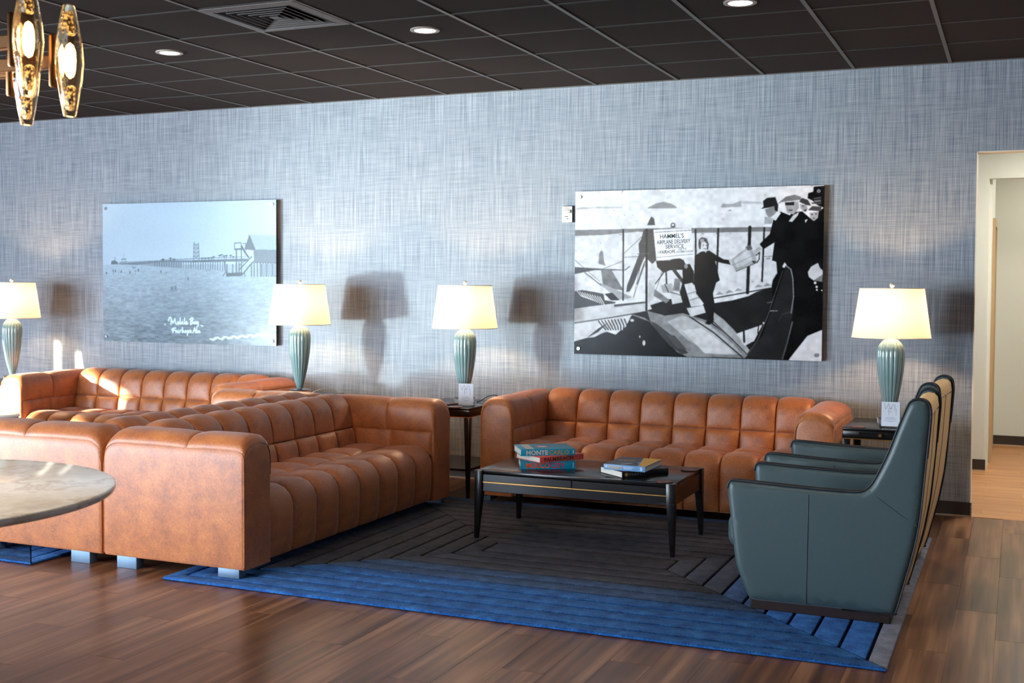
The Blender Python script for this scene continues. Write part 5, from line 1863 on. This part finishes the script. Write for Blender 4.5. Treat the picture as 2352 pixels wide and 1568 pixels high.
def smooth_noise(rng, nx, ny, cx, cy):
    g = rng.random((cy + 2, cx + 2))
    yi = np.linspace(0, cy, ny)
    xi = np.linspace(0, cx, nx)
    y0, x0 = yi.astype(int), xi.astype(int)
    fy, fx = (yi - y0)[:, None], (xi - x0)[None, :]
    fy, fx = fy * fy * (3 - 2 * fy), fx * fx * (3 - 2 * fx)
    return (g[np.ix_(y0, x0)] * (1 - fy) * (1 - fx) + g[np.ix_(y0, x0 + 1)] * (1 - fy) * fx + g[np.ix_(y0 + 1, x0)] * fy * (1 - fx) + g[np.ix_(y0 + 1, x0 + 1)] * fy * fx) - 0.5

def print_mesh(img, tint, w, h):
    ny, nx = img.shape
    xs = np.linspace(0, w, nx + 1)
    zs = np.linspace(0, h, ny + 1)
    XX, ZZ = np.meshgrid(xs, zs)
    co = np.zeros(((nx + 1) * (ny + 1), 3))
    co[:, 0] = XX.ravel()
    co[:, 2] = ZZ.ravel()
    i = np.arange(nx)
    j = np.arange(ny)
    I, J = np.meshgrid(i, j)
    a = (J * (nx + 1) + I).ravel()
    quads = np.stack([a, a + 1, a + nx + 2, a + nx + 1], 1).astype(np.int32)
    me = bpy.data.meshes.new('print')
    nf = nx * ny
    me.vertices.add(len(co))
    me.vertices.foreach_set('co', co.ravel())
    me.loops.add(nf * 4)
    me.loops.foreach_set('vertex_index', quads.ravel())
    me.polygons.add(nf)
    me.polygons.foreach_set('loop_start', np.arange(0, nf * 4, 4, dtype=np.int32))
    me.update(calc_edges=True)
    g = np.clip(img, 0, 1)
    lin = np.where(g <= 0.04045, g / 12.92, ((g + 0.055) / 1.055) ** 2.4)
    col = np.ones((nf, 4))
    for c in range(3):
        col[:, c] = lin.ravel() * tint[c]
    at = me.color_attributes.new('tone', 'FLOAT_COLOR', 'CORNER')
    at.data.foreach_set('color', np.repeat(col, 4, axis=0).ravel())
    return me

def wall_photo(x0, x1, z0, z1, img, tint, label, lettersets=None):
    w, h = x1 - x0, z1 - z0
    t = empty('photograph_panel', (x0, -0.05, z0))
    box('panel', (0, 0.001, 0), (w, 0.020, h), M['panel_edge'], t, 0.001, 1)
    pr = link('print', print_mesh(img, tint, w, h), mat_print('photographic_print'), t)
    for fx in (0.036, w - 0.036):
        for fz in (0.040, h - 0.040):
            pin = link('standoff_pin', lathe_mesh('standoff_pin', [(0.010, -0.048), (0.010, -0.001), (0.0145, 0.0), (0.0145, 0.006), (0.012, 0.009)], 24), M['steel_cap'], t, (fx, -0.001, fz), (PI / 2, 0, 0))
    if lettersets:
        for body, a, b, hh in lettersets:
            ang = math.atan2((b[1] - a[1]) * h, (b[0] - a[0]) * w)
            wd = math.hypot((b[0] - a[0]) * w, (b[1] - a[1]) * h)
            sz = hh * w / 0.70
            lettering(body, sz, M['dark_ink'], pr, (a[0] * w, -0.0005, a[1] * h - hh * w / 2), (PI / 2, -ang, 0), 0.0003 if hh > 0.012 else 0.0, wd)
    tag(t, label, 'photograph', 'photograph panels on the wall')
    return t

rng = np.random.default_rng(4)
NX1, NY1 = 460, 304
def base_pier(U, V):
    hz = 0.560
    sky = 0.70 + 0.05 * (1 - np.abs(U - 0.35)) + 0.04 * (V - hz)
    wat = 0.66 - 0.22 * (1 - V / hz) + 0.02 * np.cos(U * 5)
    d = np.clip(1 - V / hz, 0, 1)
    rp = smooth_noise(rng, NX1, NY1, 40, 110) * (0.05 + 0.10 * d) + smooth_noise(rng, NX1, NY1, 14, 40) * 0.10 * d + smooth_noise(rng, NX1, NY1, 110, 190) * 0.05
    return np.where(V > hz, sky + 0.015 * smooth_noise(rng, NX1, NY1, 8, 8), wat + rp)
img1 = raster(PIER_ART, NX1, NY1, base_pier)
img1 = soften(img1)
img1 = img1 * 0.92 + 0.09 + 0.02 * smooth_noise(rng, NX1, NY1, 150, 110)
wall_photo(-2.155, -0.331, 0.986, 2.198, img1, (0.70, 0.92, 1.10), 'pale seaside photograph of a long pier with a boathouse, captioned Mobile Bay')

NX2, NY2 = 600, 400
def base_plane(U, V):
    g = 0.86 - 0.05 * (V < 0.75) + 0.03 * smooth_noise(rng, NX2, NY2, 12, 10) + 0.02 * smooth_noise(rng, NX2, NY2, 120, 80)
    sp = smooth_noise(rng, NX2, NY2, 90, 60)
    return g - 0.25 * (sp > 0.455)
img2 = raster(SEAPLANE_ART, NX2, NY2, base_plane)
img2 = soften(soften(img2)) + 0.10 * smooth_noise(rng, NX2, NY2, 60, 44) * (img2 > 0.3) + 0.05 * smooth_noise(rng, NX2, NY2, 24, 18) + 0.02 * smooth_noise(rng, NX2, NY2, 300, 200)
wall_photo(2.293, 4.090, 0.998, 2.198, img2, (1.0, 0.97, 0.98), 'black and white photograph of a seaplane with pilot and a crowd at right', SEAPLANE_TEXT)

# ------------------------------------------------------------------ alarm strobe on the wall
s = empty('alarm_strobe', (2.187, 0.0, 1.972))
tag(s, 'small white fire alarm strobe on the wall, left of the seaplane photograph', 'alarm')
box('back_box', (0.004, -0.028, 0.004), (0.094, 0.0, 0.124), M['panel_edge'], s, 0.002, 1)
box('body', (0.0, -0.048, 0.0), (0.082, -0.020, 0.120), M['plastic'], s, 0.005, 2)
box('strobe_lens', (0.010, -0.060, 0.070), (0.072, -0.046, 0.094), M['lens_grey'], s, 0.004, 2)
lettering('FIRE', 0.016, M['red_ink'], s, (0.022, -0.0486, 0.100), (PI / 2, 0, 0), 0, 0.036)
box('grille', (0.020, -0.0495, 0.040), (0.050, -0.047, 0.046), M['dark_ink'], s)
box('grille', (0.036, -0.0495, 0.024), (0.052, -0.047, 0.030), M['dark_ink'], s)

# ------------------------------------------------------------------ round marble table
rt = empty('round_table', (1.495, -5.302, 0))
tag(rt, 'round beige marble table in the left foreground', 'table')
R = 0.814
prof = [(R - 0.012, 0.708), (R - 0.004, 0.712), (R, 0.720), (R, 0.730), (R - 0.003, 0.737), (R - 0.010, 0.740)]
link('top', lathe_mesh('top', prof, 128), M['marble'], rt)
link('pedestal', lathe_mesh('pedestal', [(0.30, 0.0), (0.30, 0.012), (0.28, 0.022), (0.10, 0.05), (0.065, 0.10), (0.055, 0.40), (0.065, 0.62), (0.16, 0.695), (0.20, 0.708)], 64), M['bronze'], rt)

# ------------------------------------------------------------------ chandelier above the round table
ch = empty('chandelier', (1.47, -5.32, H))
tag(ch, 'chandelier of glowing amber glass crystals on bronze arms, upper left', 'chandelier')
link('canopy', lathe_mesh('canopy', [(0.07, -0.03), (0.075, -0.025), (0.075, 0.0)], 40), M['bronze'], ch)
link('rod', lathe_mesh('rod', [(0.012, -0.95), (0.012, -0.02)], 16), M['bronze'], ch)
def crystal_mesh(L, W, D):
    """elongated faceted pendant: flat ends, widest at the middle; z up, face +x."""
    lev = [(-0.5, 0.34, 0.45), (-0.485, 0.42, 0.55), (-0.36, 0.62, 0.72), (-0.16, 0.88, 0.92), (0.0, 1.0, 1.0), (0.16, 0.90, 0.92), (0.36, 0.62, 0.72), (0.485, 0.40, 0.55), (0.5, 0.32, 0.45)]
    n = 8
    sh = [(1, 0.35), (0.6, 1), (-0.6, 1), (-1, 0.35), (-1, -0.35), (-0.6, -1), (0.6, -1), (1, -0.35)]
    vs, fs = [], []
    for z, sw, sd in lev:
        for a, b in sh:
            vs.append((a * D / 2 * sd, b * W / 2 * sw, z * L))
    for r in range(len(lev) - 1):
        for i in range(n):
            j = (i + 1) % n
            fs.append((r * n + i, r * n + j, (r + 1) * n + j, (r + 1) * n + i))
    fs.append(tuple(reversed(range(n))))
    fs.append(tuple(range((len(lev) - 1) * n, len(lev) * n)))
    bm = bmesh.new()
    bv = [bm.verts.new(v) for v in vs]
    for f in fs:
        bm.faces.new([bv[i] for i in f])
    bmesh.ops.bevel(bm, geom=bm.edges[:], offset=0.004, segments=2, profile=0.5, affect='EDGES')
    return bm_mesh('crystal', bm, angle=35)
cr_me = crystal_mesh(0.375, 0.105, 0.060)
cr_me.materials.append(M['crystal'])
led_me = lathe_mesh('led', [(0.002, -0.058), (0.010, -0.050), (0.016, -0.030), (0.018, 0.0), (0.016, 0.030), (0.010, 0.050), (0.002, 0.058)], 16)
led_me.materials.append(M['led'])
seed_me = lathe_mesh('seeded_core', [(0.006, 0.082), (0.014, 0.088), (0.015, 0.110), (0.012, 0.150), (0.006, 0.165)], 12)
seed_me.materials.append(M['seeds'])
plate_me = box_mesh('mount_plate', (-0.012, -0.040, -0.090), (0.012, 0.040, 0.090), 0.010, 3)
plate_me.materials.append(M['bronze'])
spots = [(2.298, -5.390, 2.310), (2.375, -5.285, 2.253), (2.150, -5.250, 2.240), (1.95, -5.95, 2.24), (1.62, -6.10, 2.33), (1.02, -6.00, 2.25), (0.66, -5.62, 2.32), (0.58, -5.20, 2.24), (0.80, -4.75, 2.31), (1.05, -4.50, 2.25)]
for X_, Y_, Z_ in spots:
    dx, dy, dz = X_ - 1.47, Y_ + 5.32, Z_ - H
    L_ = math.hypot(dx, dy)
    a = math.atan2(dy, dx)
    arm = link('arm', box_mesh('arm', (0.0, -0.014, -0.022), (L_ - 0.05, 0.014, 0.022), 0.003, 1), M['bronze'], ch, (0, 0, dz), (0, 0, a))
    link('mount_plate', plate_me, None, arm, (L_ - 0.045, 0, 0))
    c = link('crystal', cr_me, None, ch, (dx, dy, dz), (0, 0, a))
    link('led', led_me, None, c, (-0.006, 0, 0))
    link('seeded_core', seed_me, None, c)
    link('seeded_core', seed_me, None, c, (0, 0, 0), (PI, 0, 0))
link('hub', lathe_mesh('hub', [(0.03, -0.80), (0.05, -0.79), (0.05, -0.62), (0.03, -0.60)], 24), M['bronze'], ch)

g = bpy.data.lights.new('chandelier_glow', 'POINT')
g.energy, g.color, g.shadow_soft_size = 120, (1.0, 0.88, 0.74), 0.35
o = bpy.data.objects.new('chandelier_glow', g)
C.objects.link(o)
o.parent = ch
o.location = (0, 0, -0.98)
